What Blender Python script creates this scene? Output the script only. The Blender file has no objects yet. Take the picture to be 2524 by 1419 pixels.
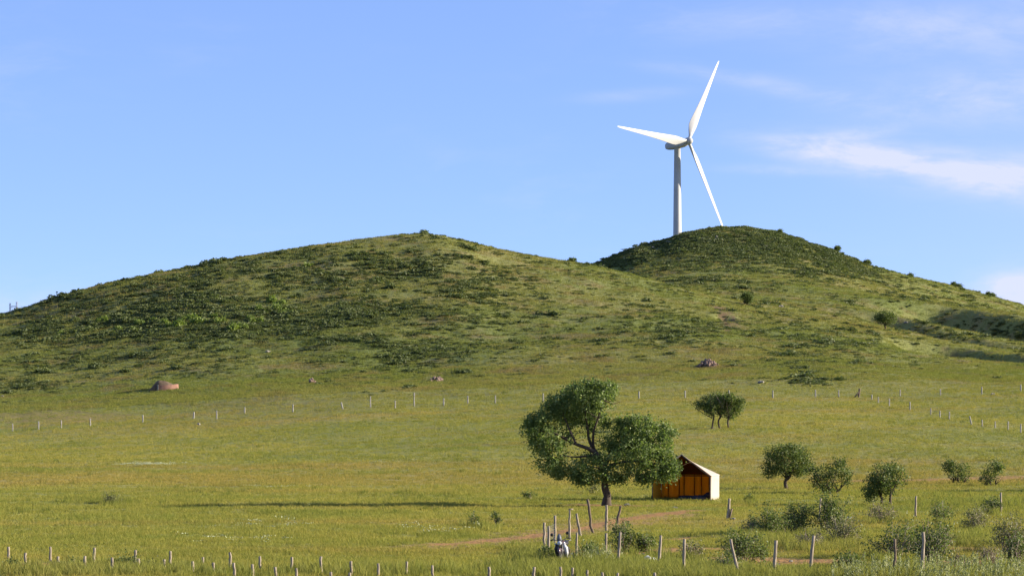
import bpy, math, random
import numpy as np
from mathutils import Vector, Matrix

sc = bpy.context.scene
COL = sc.collection
R = math.radians
# ------------------------------------------------------------------ camera
F = 7157.0          # focal length in pixels of the 2524 px wide photograph
HC = 7.0            # eye height over the meadow
HR = 968.0          # pixel row of the level horizon
cam_d = bpy.data.cameras.new('camera'); cam = bpy.data.objects.new('camera', cam_d); COL.objects.link(cam)
cam.location = (0, 0, HC); cam.rotation_euler = (R(90), 0, 0)
cam_d.sensor_width = 36.0; cam_d.lens = 36.0 * F / 2524.0
cam_d.shift_y = (HR - 709.5) / 2524.0
cam_d.clip_start = 1.0; cam_d.clip_end = 20000.0
sc.camera = cam
# ------------------------------------------------------------------ sun, sky, exposure
SUN_EL, SUN_AZ = R(16.5), R(89.0)       # azimuth clockwise from +Y (view direction): from the right
sun_dir = Vector((math.sin(SUN_AZ) * math.cos(SUN_EL), math.cos(SUN_AZ) * math.cos(SUN_EL), math.sin(SUN_EL)))
sun_d = bpy.data.lights.new('sun', 'SUN'); sun = bpy.data.objects.new('sun', sun_d); COL.objects.link(sun)
sun_d.energy = 5.0; sun_d.angle = R(0.55); sun_d.color = (1.0, 0.89, 0.72)
sun.rotation_euler = sun_dir.to_track_quat('Z', 'Y').to_euler()
sun.location = (60, 60, 120)
SKY_STRENGTH = 0.10
sc.view_settings.view_transform = 'Standard'; sc.view_settings.look = 'None'
sc.view_settings.gamma = 1.0; sc.view_settings.use_curve_mapping = False
EXPO = 1.22
sc.view_settings.exposure = EXPO
sc.render.engine = 'CYCLES'
sc.cycles.max_bounces = 6; sc.cycles.diffuse_bounces = 3; sc.cycles.transmission_bounces = 4; sc.cycles.transparent_max_bounces = 4

world = bpy.data.worlds.new('World'); sc.world = world; world.use_nodes = True


class NT:
    """tiny node-tree helper"""
    def __init__(s, tree): s.t = tree
    def n(s, typ, ins=None, **kw):
        nd = s.t.nodes.new(typ)
        for k, v in kw.items(): setattr(nd, k, v)
        for k, v in (ins or {}).items():
            sk = nd.inputs[k]
            if hasattr(v, 'is_output') or isinstance(v, bpy.types.NodeSocket): s.t.links.new(v, sk)
            else: sk.default_value = v
        return nd
    def math(s, op, a, b=0.0, c=None, clamp=False):
        ins = {0: a, 1: b}
        if c is not None: ins[2] = c
        return s.n('ShaderNodeMath', ins, operation=op, use_clamp=clamp).outputs[0]
    def maprange(s, v, a, b, c=0.0, d=1.0, smooth=True):
        return s.n('ShaderNodeMapRange', {0: v, 1: a, 2: b, 3: c, 4: d}, interpolation_type='SMOOTHSTEP' if smooth else 'LINEAR').outputs[0]
    def mix(s, f, a, b, blend='MIX'):
        nd = s.t.nodes.new('ShaderNodeMix'); nd.data_type = 'RGBA'; nd.blend_type = blend
        for k, v in ((0, f), (6, a), (7, b)):
            if isinstance(v, bpy.types.NodeSocket): s.t.links.new(v, nd.inputs[k])
            else: nd.inputs[k].default_value = v if k == 0 else (tuple(v) + (1,) if len(v) == 3 else v)
        return nd.outputs[2]
    def noise(s, vec, scale, detail=4.0, rough=0.55, dist=0.0):
        return s.n('ShaderNodeTexNoise', {'Vector': vec, 'Scale': scale, 'Detail': detail, 'Roughness': rough, 'Distortion': dist}).outputs[0]
    def comb(s, x, y, z): return s.n('ShaderNodeCombineXYZ', {0: x, 1: y, 2: z}).outputs[0]


def build_world():
    t = world.node_tree; t.nodes.clear(); g = NT(t)
    out = g.n('ShaderNodeOutputWorld')
    sky = g.n('ShaderNodeTexSky', sky_type='NISHITA')
    sky.sun_disc = False; sky.sun_elevation = SUN_EL; sky.sun_rotation = SUN_AZ
    sky.altitude = 3000; sky.air_density = 0.6; sky.dust_density = 0.0; sky.ozone_density = 4.0
    d = g.n('ShaderNodeTexCoord').outputs['Generated']
    sp = g.n('ShaderNodeSeparateXYZ', {0: d})
    x, y, z = sp.outputs
    az = g.math('ARCTAN2', x, y); el = g.math('ARCSINE', z)
    v = g.comb(az, g.math('MULTIPLY', el, 3.4), 0.0)
    # wispy cirrus: stretched noise all over the sky, thicker in a few banks
    warp = g.n('ShaderNodeTexNoise', {'Vector': v, 'Scale': 7.0, 'Detail': 3.0}).outputs[1]
    vw = g.n('ShaderNodeVectorMath', {0: v, 1: g.n('ShaderNodeVectorMath', {0: g.n('ShaderNodeVectorMath', {0: warp, 1: (0.5, 0.5, 0.5)}, operation='SUBTRACT').outputs[0], 1: (0.10, 0.06, 0)}, operation='MULTIPLY').outputs[0]}, operation='ADD').outputs[0]
    fine = g.noise(vw, 34.0, 6.0, 0.62)
    broad = g.noise(vw, 6.5, 4.0, 0.5)

    def bank(px, row, rx, ry, tilt=0.0):
        a0, e0 = (px - 1262) / F, (HR - row) / F
        da = g.math('SUBTRACT', az, a0); de = g.math('SUBTRACT', g.math('SUBTRACT', el, e0), g.math('MULTIPLY', da, tilt))
        qa = g.math('MULTIPLY', da, F / rx); qe = g.math('MULTIPLY', de, F / ry)
        r2 = g.math('ADD', g.math('MULTIPLY', qa, qa), g.math('MULTIPLY', qe, qe))
        return g.math('EXPONENT', g.math('MULTIPLY', r2, -1.0))
    banks = [(2030, 378, 150, 26, -0.12, 0.62), (2200, 400, 260, 38, -0.16, 0.80), (2440, 445, 260, 42, -0.10, 0.66), (2700, 440, 300, 60, 0.0, 0.55),
             (2505, 728, 85, 40, 0.0, 2.2), (2080, 340, 120, 16, 0.12, 0.35),
             (1720, 185, 120, 14, -0.12, 0.26), (1560, 238, 130, 15, 0.06, 0.22), (1960, 230, 200, 24, -0.2, 0.28), (2330, 110, 300, 55, 0.0, 0.22),
             (2100, 60, 420, 40, 0.0, 0.26), (2400, 260, 300, 60, 0.0, 0.34), (1950, 425, 150, 12, -0.05, 0.35), (20, 770, 200, 40, 0.1, 0.4)]
    tot = None
    for b in banks:
        k = g.math('MULTIPLY', bank(*b[:5]), b[5])
        tot = k if tot is None else g.math('ADD', tot, k)
    wisp = g.math('MULTIPLY', tot, g.maprange(fine, 0.28, 0.72, 0.25, 1.15))
    veil = g.math('MULTIPLY', g.maprange(broad, 0.45, 0.8), g.math('MULTIPLY', g.maprange(fine, 0.4, 0.75), 0.22))
    tot = g.math('ADD', wisp, veil)
    # thin milky veil growing toward the right of the view
    tot = g.math('ADD', tot, g.math('MULTIPLY', g.maprange(az, 0.02, 0.30), 0.22))
    tot = g.math('MINIMUM', tot, 0.85)
    soft = g.n('ShaderNodeGamma', {0: sky.outputs[0], 1: 0.5}).outputs[0]      # gentler fall-off from horizon to zenith
    skyc = g.mix(1.0, soft, SKY_TINT, 'MULTIPLY')
    cloudc = g.mix(tot, skyc, CLOUD)
    bg = g.n('ShaderNodeBackground', {0: cloudc, 1: SKY_STRENGTH})
    t.links.new(bg.outputs[0], out.inputs[0])


_k = 1.0 / (SKY_STRENGTH * 2 ** EXPO)
SKY_TINT = (0.318 * _k, 0.360 * _k, 0.500 * _k)
CLOUD = (0.80 * _k, 0.83 * _k, 1.06 * _k)
build_world()

# ------------------------------------------------------------------ numeric helpers
rng = np.random.default_rng(7)
random.seed(7)


def _hash(ix, iy, seed):
    h = (ix.astype(np.int64) * 374761393 + iy.astype(np.int64) * 668265263 + seed * 982451653) & 0xFFFFFFFF
    h = ((h ^ (h >> 13)) * 1274126177) & 0xFFFFFFFF
    return ((h ^ (h >> 16)) & 0xFFFF) / 65535.0


def vnoise(x, y, seed=0):
    x = np.asarray(x, float); y = np.asarray(y, float)
    ix, iy = np.floor(x), np.floor(y); fx, fy = x - ix, y - iy
    fx = fx * fx * (3 - 2 * fx); fy = fy * fy * (3 - 2 * fy)
    a = _hash(ix, iy, seed); b = _hash(ix + 1, iy, seed); c = _hash(ix, iy + 1, seed); d = _hash(ix + 1, iy + 1, seed)
    return (a * (1 - fx) + b * fx) * (1 - fy) + (c * (1 - fx) + d * fx) * fy


def fbm(x, y, seed=0, octv=4):
    s = 0.0; a = 0.5; t = 0.0
    for o in range(octv):
        s = s + a * vnoise(x * 2 ** o, y * 2 ** o, seed + o * 17); t += a; a *= 0.5
    return s / t


def sstep(a, b, x):
    t = np.clip((x - a) / (b - a), 0, 1); return t * t * (3 - 2 * t)


def pchip_slopes(x, y):
    """x (K,...) knots increasing along axis 0, returns monotone slopes"""
    h = np.diff(x, axis=0); dl = np.diff(y, axis=0) / h
    m = np.zeros_like(y)
    w1 = 2 * h[1:] + h[:-1]; w2 = h[1:] + 2 * h[:-1]
    same = dl[1:] * dl[:-1] > 0
    with np.errstate(divide='ignore', invalid='ignore'):
        hm = (w1 + w2) / (w1 / dl[:-1] + w2 / dl[1:])
    m[1:-1] = np.where(same, hm, 0.0)
    m[0] = dl[0]; m[-1] = dl[-1]
    return m


def pchip(x, y, q):
    """1-D"""
    x = np.asarray(x, float); y = np.asarray(y, float); q = np.asarray(q, float)
    m = pchip_slopes(x, y)
    i = np.clip(np.searchsorted(x, q, side='right') - 1, 0, len(x) - 2)
    h = x[i + 1] - x[i]; t = np.clip((q - x[i]) / h, 0, 1)
    return (2*t**3-3*t**2+1)*y[i] + (t**3-2*t**2+t)*h*m[i] + (-2*t**3+3*t**2)*y[i+1] + (t**3-t**2)*h*m[i+1]


# ------------------------------------------------------------------ terrain
U = np.concatenate([np.arange(-7000, -700, 300), np.arange(-700, 3300, 11), np.arange(3300, 9600, 300)]).astype(float)
D = np.concatenate([np.arange(4, 95, 6), np.arange(95, 240, 0.6), np.arange(240, 480, 1.5), np.arange(480, 1060, 2.6), np.arange(1060, 1750, 22)])


def prof(knots):
    k = np.array(knots, float); return pchip(k[:, 0], k[:, 1], U)


def z_of(row, d): return HC + (HR - row) * d / F


r_fence = prof([(-7000, 1075), (-700, 1072), (31, 1063), (95, 1058), (352, 1043), (534, 1033), (722, 1016), (913, 1004), (1093, 1000), (1339, 988), (1575, 983), (1797, 980), (2010, 979), (2219, 977), (2420, 971), (2524, 965), (3000, 955), (9600, 990)])
r_300 = prof([(-7000, 1128), (-700, 1125), (100, 1118), (700, 1098), (1100, 1082), (1600, 1062), (2000, 1056), (2524, 1056), (3000, 1056), (9600, 1120)])
r_440 = prof([(-7000, 1000), (-700, 985), (0, 962), (600, 925), (1040, 912), (1450, 895), (1830, 885), (2100, 890), (2300, 905), (2524, 915), (3000, 925), (9600, 980)])
r_530 = prof([(-7000, 985), (-700, 905), (0, 842), (600, 762), (1040, 742), (1450, 768), (1700, 785), (1830, 795), (2100, 825), (2300, 858), (2524, 872), (3000, 900), (9600, 985)])
d_c1 = prof([(-7000, 600), (-700, 585), (0, 590), (600, 628), (1040, 648), (1450, 640), (1700, 610), (1830, 600), (2100, 600), (2524, 600), (9600, 610)])
r_c1 = prof([(-7000, 985), (-1500, 925), (-700, 852), (0, 774), (120, 740), (250, 703), (420, 668), (600, 633), (800, 603), (960, 582), (1040, 576), (1110, 586), (1200, 608), (1330, 634), (1450, 652), (1560, 678), (1700, 714), (1830, 752), (2000, 782), (2200, 806), (2524, 840), (3000, 885), (9600, 985)])
dz_dip = prof([(-7000, 0), (-1500, -8), (0, -12), (1040, -18), (1400, -10), (1520, -1.5), (1700, 2.0), (1830, 4.0), (2200, 7.0), (2524, 7), (3000, 4), (9600, 0)])
r_820 = prof([(-7000, 985), (-700, 900), (0, 860), (1040, 760), (1300, 735), (1450, 712), (1520, 694), (1600, 668), (1700, 655), (1800, 648), (1900, 652), (2000, 668), (2200, 716), (2350, 752), (2524, 790), (3000, 870), (9600, 985)])
r_c2 = prof([(-7000, 985), (-700, 910), (0, 870), (1040, 800), (1300, 714), (1400, 676), (1455, 654), (1500, 637), (1560, 613), (1600, 601), (1640, 592), (1680, 577), (1740, 565), (1790, 560), (1850, 563), (1900, 570), (1950, 582), (2000, 600), (2050, 617), (2130, 651), (2250, 682), (2330, 700), (2400, 718), (2524, 752), (3000, 860), (9600, 985)])
d_c2 = np.full_like(U, 950.0)
NU, ND = len(U), len(D)
K_d = np.stack([np.full(NU, 2.0), np.full(NU, 150.0), np.full(NU, 232.0), np.full(NU, 300.0), np.full(NU, 365.0), np.full(NU, 440.0), np.full(NU, 530.0), d_c1, d_c1 + 70, np.full(NU, 820.0), d_c2, np.full(NU, 1022.0), np.full(NU, 1200.0), np.full(NU, 1760.0)])
zc1 = z_of(r_c1, d_c1); zc2 = z_of(r_c2, d_c2)
K_z = np.stack([np.zeros(NU), np.zeros(NU), np.zeros(NU), z_of(r_300, 300), z_of(r_fence, 365), z_of(r_440, 440), z_of(r_530, 530), zc1, zc1 + dz_dip, z_of(r_820, 820), zc2, np.maximum(zc2 - 9, 5), np.maximum(zc2 - 30, 5), np.full(NU, 4.0)])
M_s = pchip_slopes(K_d, K_z)
Z = np.zeros((ND, NU))
for k in range(K_d.shape[0] - 1):
    h = K_d[k + 1] - K_d[k]
    t = (D[:, None] - K_d[k][None]) / h[None]
    msk = (t >= 0) & (t <= 1)
    t = np.clip(t, 0, 1)
    val = (2*t**3-3*t**2+1)*K_z[k] + (t**3-2*t**2+t)*h*M_s[k] + (-2*t**3+3*t**2)*K_z[k+1] + (t**3-t**2)*h*M_s[k+1]
    Z = np.where(msk, val, Z)
X = (U[None, :] - 1262) / F * D[:, None]
Y = np.broadcast_to(D[:, None], X.shape).copy()


def carve(axis, width_l, width_r, depth):
    """a gully along a polyline in (x, y); the sunward bank is the steep one"""
    global Z
    a = np.array(axis, float)
    best = np.full(X.shape, 1e9); side = np.zeros(X.shape); tt = np.zeros(X.shape)
    n = len(a) - 1
    for i in range(n):
        p, q = a[i], a[i + 1]; v = q - p; L2 = v @ v
        s = np.clip(((X - p[0]) * v[0] + (Y - p[1]) * v[1]) / L2, 0, 1)
        dx = X - (p[0] + s * v[0]); dy = Y - (p[1] + s * v[1]); dd = np.hypot(dx, dy)
        sg = np.sign(v[0] * dy - v[1] * dx)
        up = dd < best
        best = np.where(up, dd, best); side = np.where(up, sg, side); tt = np.where(up, (i + s) / n, tt)
    w = np.where(side > 0, width_l, width_r)
    e = np.clip(1 - best / w, 0, 1); e = e * e * (3 - 2 * e)
    Z -= depth * e * sstep(0, 0.25, tt) * (0.75 + 0.5 * vnoise(X / 6, Y / 6, 5))


def xy(px, d): return ((px - 1262) / F * d, d)


# two dry gullies on the right-hand slope
carve([xy(2300, 552), xy(2350, 540), xy(2400, 520), xy(2560, 505), xy(2800, 480)], 7, 15, 7.0)
carve([xy(1768, 551), xy(1783, 545), xy(1794, 535), xy(1792, 529)], 1.7, 1.7, 1.0)
carve([xy(1785, 550), xy(1804, 542), xy(1815, 534)], 1.5, 1.5, 0.8)
carve([xy(2250, 690), xy(2330, 668), xy(2440, 645), xy(2600, 630), xy(2900, 600)], 12, 30, 8.0)
carve([xy(2080, 640), xy(2200, 620), xy(2330, 590), xy(2480, 575)], 7, 14, 2.0)
# relief
hillw = sstep(360, 470, D)[:, None]
Z += (fbm(X / 23, Y / 30, 3) - 0.5) * (0.35 + 1.5 * hillw) * sstep(120, 200, Y)
Z += (fbm(X / 5.0, Y / 5.0, 9) - 0.5) * (0.16 + 0.55 * hillw)
Z += (fbm(X / 1.5, Y / 1.5, 19, 3) - 0.5) * (0.06 + 0.22 * hillw)
# rough rocky top of the second hill
tw = sstep(880, 930, Y) * sstep(1500, 1640, U[None, :]) * (1 - sstep(1900, 2150, U[None, :])) * (1 - sstep(960, 985, Y))
Z += (fbm(X / 4, Y / 4, 29, 4) - 0.45) * 3.0 * tw * 0.6
# settle both crests on the skyline of the photograph (broad smooth domes)
for _ in range(3):
    for d_lo, d_hi, half, tgt, u_lo, u_hi in ((540, 740, 130.0, r_c1, -700, 1440), (870, 1000, 110.0, r_c2, 1470, 3300)):
        jj = np.where((D > d_lo) & (D < d_hi))[0]; sl_ = (Z[jj] - HC) / D[jj][:, None]
        pk = jj[np.argmax(sl_, axis=0)]; dl_ = (HR - tgt) / F - sl_.max(axis=0)
        ker = np.ones(7) / 7; dl_ = np.convolve(np.pad(dl_, 3, mode='edge'), ker, mode='valid')
        dl_ = dl_ * sstep(u_lo - 60, u_lo + 30, U) * (1 - sstep(u_hi - 30, u_hi + 60, U))
        Z += dl_[None] * D[:, None] * np.exp(-((D[:, None] - D[pk][None]) / half) ** 2)
# shallow ditch in front of the near stakes
Z -= 0.35 * np.exp(-((Y - 117.2) / 1.3) ** 2) * (1 - sstep(430, 560, U[None, :]))


def zg(x, y):
    x = np.asarray(x, float); y = np.asarray(y, float)
    u = 1262 + x / y * F
    i = np.clip(np.searchsorted(U, u) - 1, 0, NU - 2); j = np.clip(np.searchsorted(D, y) - 1, 0, ND - 2)
    fu = np.clip((u - U[i]) / (U[i + 1] - U[i]), 0, 1); fd = np.clip((y - D[j]) / (D[j + 1] - D[j]), 0, 1)
    return (Z[j, i] * (1 - fu) + Z[j, i + 1] * fu) * (1 - fd) + (Z[j + 1, i] * (1 - fu) + Z[j + 1, i + 1] * fu) * fd


_dm = np.concatenate([np.arange(96, 420, 0.2), np.arange(420, 1050, 0.5)])


def hit(px, row):
    """first ground point behind a pixel of the photograph"""
    x = (px - 1262) / F * _dm; z = zg(x, _dm)
    rr = HR - (z - HC) / _dm * F
    k = np.argmax(rr <= row) if (rr <= row).any() else int(np.argmin(rr))
    return Vector((x[k], _dm[k], z[k]))


# polyline masks for worn tracks and bare soil
def pathmask(x, y, pts, w):
    best = np.full(np.shape(x), 1e9)
    for (ax, ay), (bx, by) in zip(pts[:-1], pts[1:]):
        vx, vy = bx - ax, by - ay; L2 = vx * vx + vy * vy
        s = np.clip(((x - ax) * vx + (y - ay) * vy) / L2, 0, 1)
        best = np.minimum(best, np.hypot(x - ax - s * vx, y - ay - s * vy))
    return 1 - sstep(w * 0.4, w, best + (fbm(np.asarray(x) / 1.3, np.asarray(y) / 1.3, 41) - 0.5) * w * 1.2)


def hp(*pts):
    return [tuple(hit(a, b)[:2]) for a, b in pts]


TRACKS = [(hp((1080, 1342), (1230, 1330), (1300, 1324), (1380, 1312), (1450, 1300), (1520, 1284), (1580, 1272), (1640, 1266), (1720, 1258)), 1.15, 1.0), (hp((1080, 1345), (1230, 1332), (1380, 1314), (1520, 1288), (1640, 1270)), 3.4, 0.55),
          (hp((1420, 1362), (1530, 1362), (1640, 1356), (1760, 1352)), 1.6, 0.9),
          (hp((1640, 1330), (1720, 1324), (1790, 1322)), 1.1, 1.0),
          (hp((1850, 1376), (1960, 1384), (2060, 1386)), 2.2, 1.0),
          (hp((2330, 1392), (2420, 1384), (2524, 1392)), 2.6, 1.0),
          (hp((2240, 1362), (2360, 1352), (2480, 1358)), 2.0, 0.6),
          (hp((1440, 1243), (1495, 1246), (1545, 1246)), 2.2, 1.0),
          (hp((2110, 1186), (2250, 1183), (2400, 1179), (2600, 1174)), 3.0, 0.8),
          (hp((0, 1396), (60, 1398), (110, 1396)), 1.2, 1.0),
          (hp((1768, 755), (1783, 775), (1792, 800), (1790, 815)), 1.0, 0.85), (hp((1785, 757), (1806, 782), (1815, 800)), 0.8, 0.75), (hp((1788, 795), (1800, 808)), 1.5, 0.4),
          (hp((1790, 1375), (1850, 1395)), 2.0, 0.8),
          (hp((200, 1030), (60, 1022), (0, 1025)), 9.0, 0.35),
          (hp((2330, 862), (2350, 880), (2372, 893)), 1.2, 0.5), (hp((2330, 908), (2400, 912)), 1.5, 0.35)]


def soilmask(x, y):
    s = np.zeros(np.shape(x))
    for pts, w, a in TRACKS: s = np.maximum(s, a * pathmask(x, y, pts, w))
    return s


# ------------------------------------------------------------------ materials
def mat(name):
    m = bpy.data.materials.new(name); m.use_nodes = True; m.node_tree.nodes.clear()
    g = NT(m.node_tree); out = g.n('ShaderNodeOutputMaterial')
    return m, g, out


def grass_colour(g, pos):
    """natural colour of the sward as a function of place: yellow-green meadow, drier hillside"""
    sx = g.n('ShaderNodeSeparateXYZ', {0: pos})
    big = g.noise(pos, 0.018, 4, 0.55, 0.6); mid = g.noise(pos, 0.11, 4, 0.6); band = g.noise(g.n('ShaderNodeVectorMath', {0: pos, 1: (0.25, 1.0, 0.2)}, operation='MULTIPLY').outputs[0], 0.06, 3, 0.5)
    c = g.mix(g.maprange(big, 0.35, 0.65), GR_A, GR_B)
    c = g.mix(g.math('MULTIPLY', g.maprange(mid, 0.42, 0.72), 0.55), c, GR_C)
    c = g.mix(g.math('MULTIPLY', g.maprange(band, 0.50, 0.68), 0.5), c, GR_STRAW)
    yy = g.math('ADD', sx.outputs[1], g.math('MULTIPLY', g.math('SUBTRACT', mid, 0.5), 46.0))
    dry = g.math('MULTIPLY', g.maprange(yy, 214.0, 228.0), g.maprange(yy, 262.0, 240.0))       # dry strip along the old track
    c = g.mix(g.math('MULTIPLY', dry, 0.5), c, GR_STRAW)
    # hillside palette beyond the far fence
    h = g.mix(g.maprange(big, 0.35, 0.68), HL_A, HL_B)
    h = g.mix(g.math('MULTIPLY', g.maprange(mid, 0.48, 0.66), 0.62), h, HL_C)
    y = g.math('ADD', sx.outputs[1], g.math('MULTIPLY', big, 120.0))
    c = g.mix(g.maprange(y, 395.0, 500.0), c, h)
    return c, mid


GR_A = (0.252, 0.252, 0.070); GR_B = (0.305, 0.280, 0.082); GR_C = (0.170, 0.205, 0.054); GR_STRAW = (0.325, 0.245, 0.092)
HL_A = (0.172, 0.198, 0.058); HL_B = (0.226, 0.222, 0.076); HL_C = (0.222, 0.165, 0.084)


def ground_material():
    m, g, out = mat('meadow_soil')
    pos = g.n('ShaderNodeNewGeometry').outputs['Position']
    c, mid = grass_colour(g, pos)
    n1 = g.noise(pos, 1.3, 5, 0.65); n2 = g.noise(pos, 5.0, 3, 0.6)
    c = g.mix(g.maprange(n1, 0.35, 0.75, 0.0, 0.45), c, (0.07, 0.085, 0.022))
    soilc = g.mix(n1, (0.39, 0.225, 0.085), (0.29, 0.155, 0.062))
    c = g.mix(g.maprange(g.noise(pos, 0.07, 5, 0.65), 0.60, 0.72, 0.0, 0.55), c, (0.20, 0.135, 0.07))
    s = g.n('ShaderNodeAttribute', attribute_name='soil').outputs['Fac']
    far = g.maprange(g.n('ShaderNodeSeparateXYZ', {0: pos}).outputs[1], 380.0, 420.0)
    soilc = g.mix(far, soilc, g.mix(n1, (0.17, 0.10, 0.06), (0.09, 0.056, 0.036)))       # darker stony earth on the hill
    c = g.mix(g.math('MULTIPLY', s, 1.0, clamp=True), c, soilc)
    bmp = g.n('ShaderNodeBump', {'Height': g.math('ADD', n1, g.math('MULTIPLY', n2, 0.4)), 'Strength': 0.6, 'Distance': 0.35})
    b = g.n('ShaderNodeBsdfPrincipled', {'Base Color': c, 'Roughness': 0.95, 'Normal': bmp.outputs[0], 'Specular IOR Level': 0.1})
    m.node_tree.links.new(b.outputs[0], out.inputs[0]); return m


def grass_material(name, tint=None, amount=0.0):
    m, g, out = mat(name)
    pos = g.n('ShaderNodeNewGeometry').outputs['Position']
    c, mid = grass_colour(g, pos)
    r = g.n('ShaderNodeObjectInfo').outputs['Random']
    c = g.mix(1.0, c, g.mix(r, (0.78, 0.86, 0.75), (1.28, 1.15, 1.05)), 'MULTIPLY')
    if tint: c = g.mix(amount, c, tint)
    d = g.n('ShaderNodeBsdfDiffuse', {0: c}); t = g.n('ShaderNodeBsdfTranslucent', {0: g.mix(1.0, c, (1.1, 1.15, 0.6), 'MULTIPLY')})
    mx = g.n('ShaderNodeMixShader', {0: 0.38, 1: d.outputs[0], 2: t.outputs[0]})
    m.node_tree.links.new(mx.outputs[0], out.inputs[0]); return m


def leaf_material(name, ca, cb, transl=0.3, litc=None, scale=0.8):
    m, g, out = mat(name)
    geo = g.n('ShaderNodeNewGeometry')
    oi = g.n('ShaderNodeObjectInfo')
    isl = geo.outputs['Random Per Island']
    n = g.noise(geo.outputs['Position'], scale, 2)
    f = g.math('ADD', g.math('MULTIPLY', isl, 0.30), g.math('ADD', g.math('MULTIPLY', g.maprange(n, 0.3, 0.7), 0.50), g.math('MULTIPLY', oi.outputs['Random'], 0.2)))
    c = g.mix(f, ca, cb)
    if litc: c = g.mix(g.maprange(isl, 0.86, 0.9), c, litc)  # paler colour on some random leaves paints in sunlit highlights
    d = g.n('ShaderNodeBsdfPrincipled', {'Base Color': c, 'Roughness': 0.55, 'Specular IOR Level': 0.25})
    t = g.n('ShaderNodeBsdfTranslucent', {0: g.mix(1.0, c, (1.15, 1.25, 0.55), 'MULTIPLY')})
    mx = g.n('ShaderNodeMixShader', {0: transl, 1: d.outputs[0], 2: t.outputs[0]})
    m.node_tree.links.new(mx.outputs[0], out.inputs[0]); return m


def solid(name, ca, cb, scale=4.0, rough=0.8, bump=0.0, spec=0.3, metal=0.0, stretch=(1, 1, 1)):
    m, g, out = mat(name)
    co = g.n('ShaderNodeTexCoord').outputs['Object']
    v = g.n('ShaderNodeVectorMath', {0: co, 1: stretch}, operation='MULTIPLY').outputs[0]
    r = g.n('ShaderNodeObjectInfo').outputs['Random']
    v = g.n('ShaderNodeVectorMath', {0: v, 1: g.comb(g.math('MULTIPLY', r, 37.0), 0.0, 0.0)}, operation='ADD').outputs[0]
    n = g.noise(v, scale, 5, 0.6)
    c = g.mix(g.maprange(n, 0.3, 0.7), ca, cb)
    ins = {'Base Color': c, 'Roughness': rough, 'Specular IOR Level': spec, 'Metallic': metal}
    if bump: ins['Normal'] = g.n('ShaderNodeBump', {'Height': n, 'Strength': bump, 'Distance': 0.02}).outputs[0]
    b = g.n('ShaderNodeBsdfPrincipled', ins)
    m.node_tree.links.new(b.outputs[0], out.inputs[0]); return m


def cloth(name, ca, cb, transl, tc):
    m, g, out = mat(name)
    co = g.n('ShaderNodeTexCoord').outputs['Object']
    n = g.noise(co, 2.2, 5, 0.6)
    c = g.mix(g.maprange(n, 0.3, 0.7), ca, cb)
    d = g.n('ShaderNodeBsdfDiffuse', {0: c, 1: 0.6}); t = g.n('ShaderNodeBsdfTranslucent', {0: tc + (1,)})
    mx = g.n('ShaderNodeMixShader', {0: transl, 1: d.outputs[0], 2: t.outputs[0]})
    m.node_tree.links.new(mx.outputs[0], out.inputs[0]); return m


MT = {}
MT['ground'] = ground_material()
MT['grass'] = grass_material('grass_blades')
MT['grass_tall'] = grass_material('tall_grass_blades', (0.225, 0.240, 0.070), 0.6)
MT['weed_pale'] = leaf_material('mugwort_leaves', (0.20, 0.225, 0.095), (0.40, 0.40, 0.21), 0.3)
MT['flower'] = solid('meadow_flowers', (0.34, 0.38, 0.22), (0.46, 0.48, 0.32), 3)
MT['elm'] = leaf_material('elm_leaves', (0.052, 0.090, 0.023), (0.175, 0.230, 0.070), 0.40, (0.29, 0.34, 0.13), 1.1)
MT['tree'] = leaf_material('small_tree_leaves', (0.052, 0.080, 0.020), (0.125, 0.165, 0.046), 0.32, (0.20, 0.23, 0.06))
MT['bush'] = leaf_material('bush_leaves', (0.070, 0.100, 0.028), (0.165, 0.200, 0.062), 0.36)
MT['bush_grey'] = leaf_material('grey_bush_leaves', (0.125, 0.130, 0.052), (0.225, 0.225, 0.092), 0.32)
MT['scrub'] = leaf_material('hill_scrub_leaves', (0.050, 0.070, 0.023), (0.145, 0.170, 0.057), 0.28, None, 0.15)
MT['scrub_bright'] = leaf_material('bright_bush_leaves', (0.115, 0.165, 0.034), (0.205, 0.255, 0.056), 0.34)
MT['twig'] = solid('grey_twigs', (0.20, 0.155, 0.115), (0.34, 0.28, 0.22), 6)
MT['bark'] = solid('elm_bark', (0.042, 0.030, 0.022), (0.095, 0.070, 0.05), 3, 0.9, 0.8, stretch=(3, 3, 0.6))
MT['wood'] = solid('weathered_post_wood', (0.17, 0.135, 0.095), (0.38, 0.315, 0.235), 5, 0.85, 0.5, stretch=(6, 6, 0.7))
MT['wood_dark'] = solid('dark_gnarled_wood', (0.09, 0.065, 0.045), (0.20, 0.15, 0.105), 5, 0.9, 0.7, stretch=(6, 6, 0.7))
MT['concrete'] = solid('concrete_post', (0.25, 0.235, 0.20), (0.33, 0.31, 0.27), 3, 0.85, 0.3)
MT['post_grey'] = solid('grey_far_post', (0.24, 0.22, 0.19), (0.36, 0.33, 0.29), 3, 0.85, 0.3)
MT['wire'] = solid('galvanised_wire', (0.13, 0.13, 0.13), (0.2, 0.2, 0.2), 9, 0.6, 0, 0.4, 0.2)
MT['turbine'] = solid('turbine_paint', (0.40, 0.40, 0.40), (0.44, 0.44, 0.435), 0.12, 0.45, 0, 0.4)
MT['turbine_grey'] = solid('turbine_hatch_grey', (0.20, 0.21, 0.22), (0.25, 0.26, 0.27), 0.5, 0.6)
MT['canvas'] = cloth('white_canvas', (0.72, 0.69, 0.64), (0.80, 0.77, 0.73), 0.5, (0.85, 0.74, 0.55))
MT['lining'] = cloth('orange_lining', (0.66, 0.38, 0.045), (0.76, 0.45, 0.060), 0.58, (0.95, 0.60, 0.085))
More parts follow.
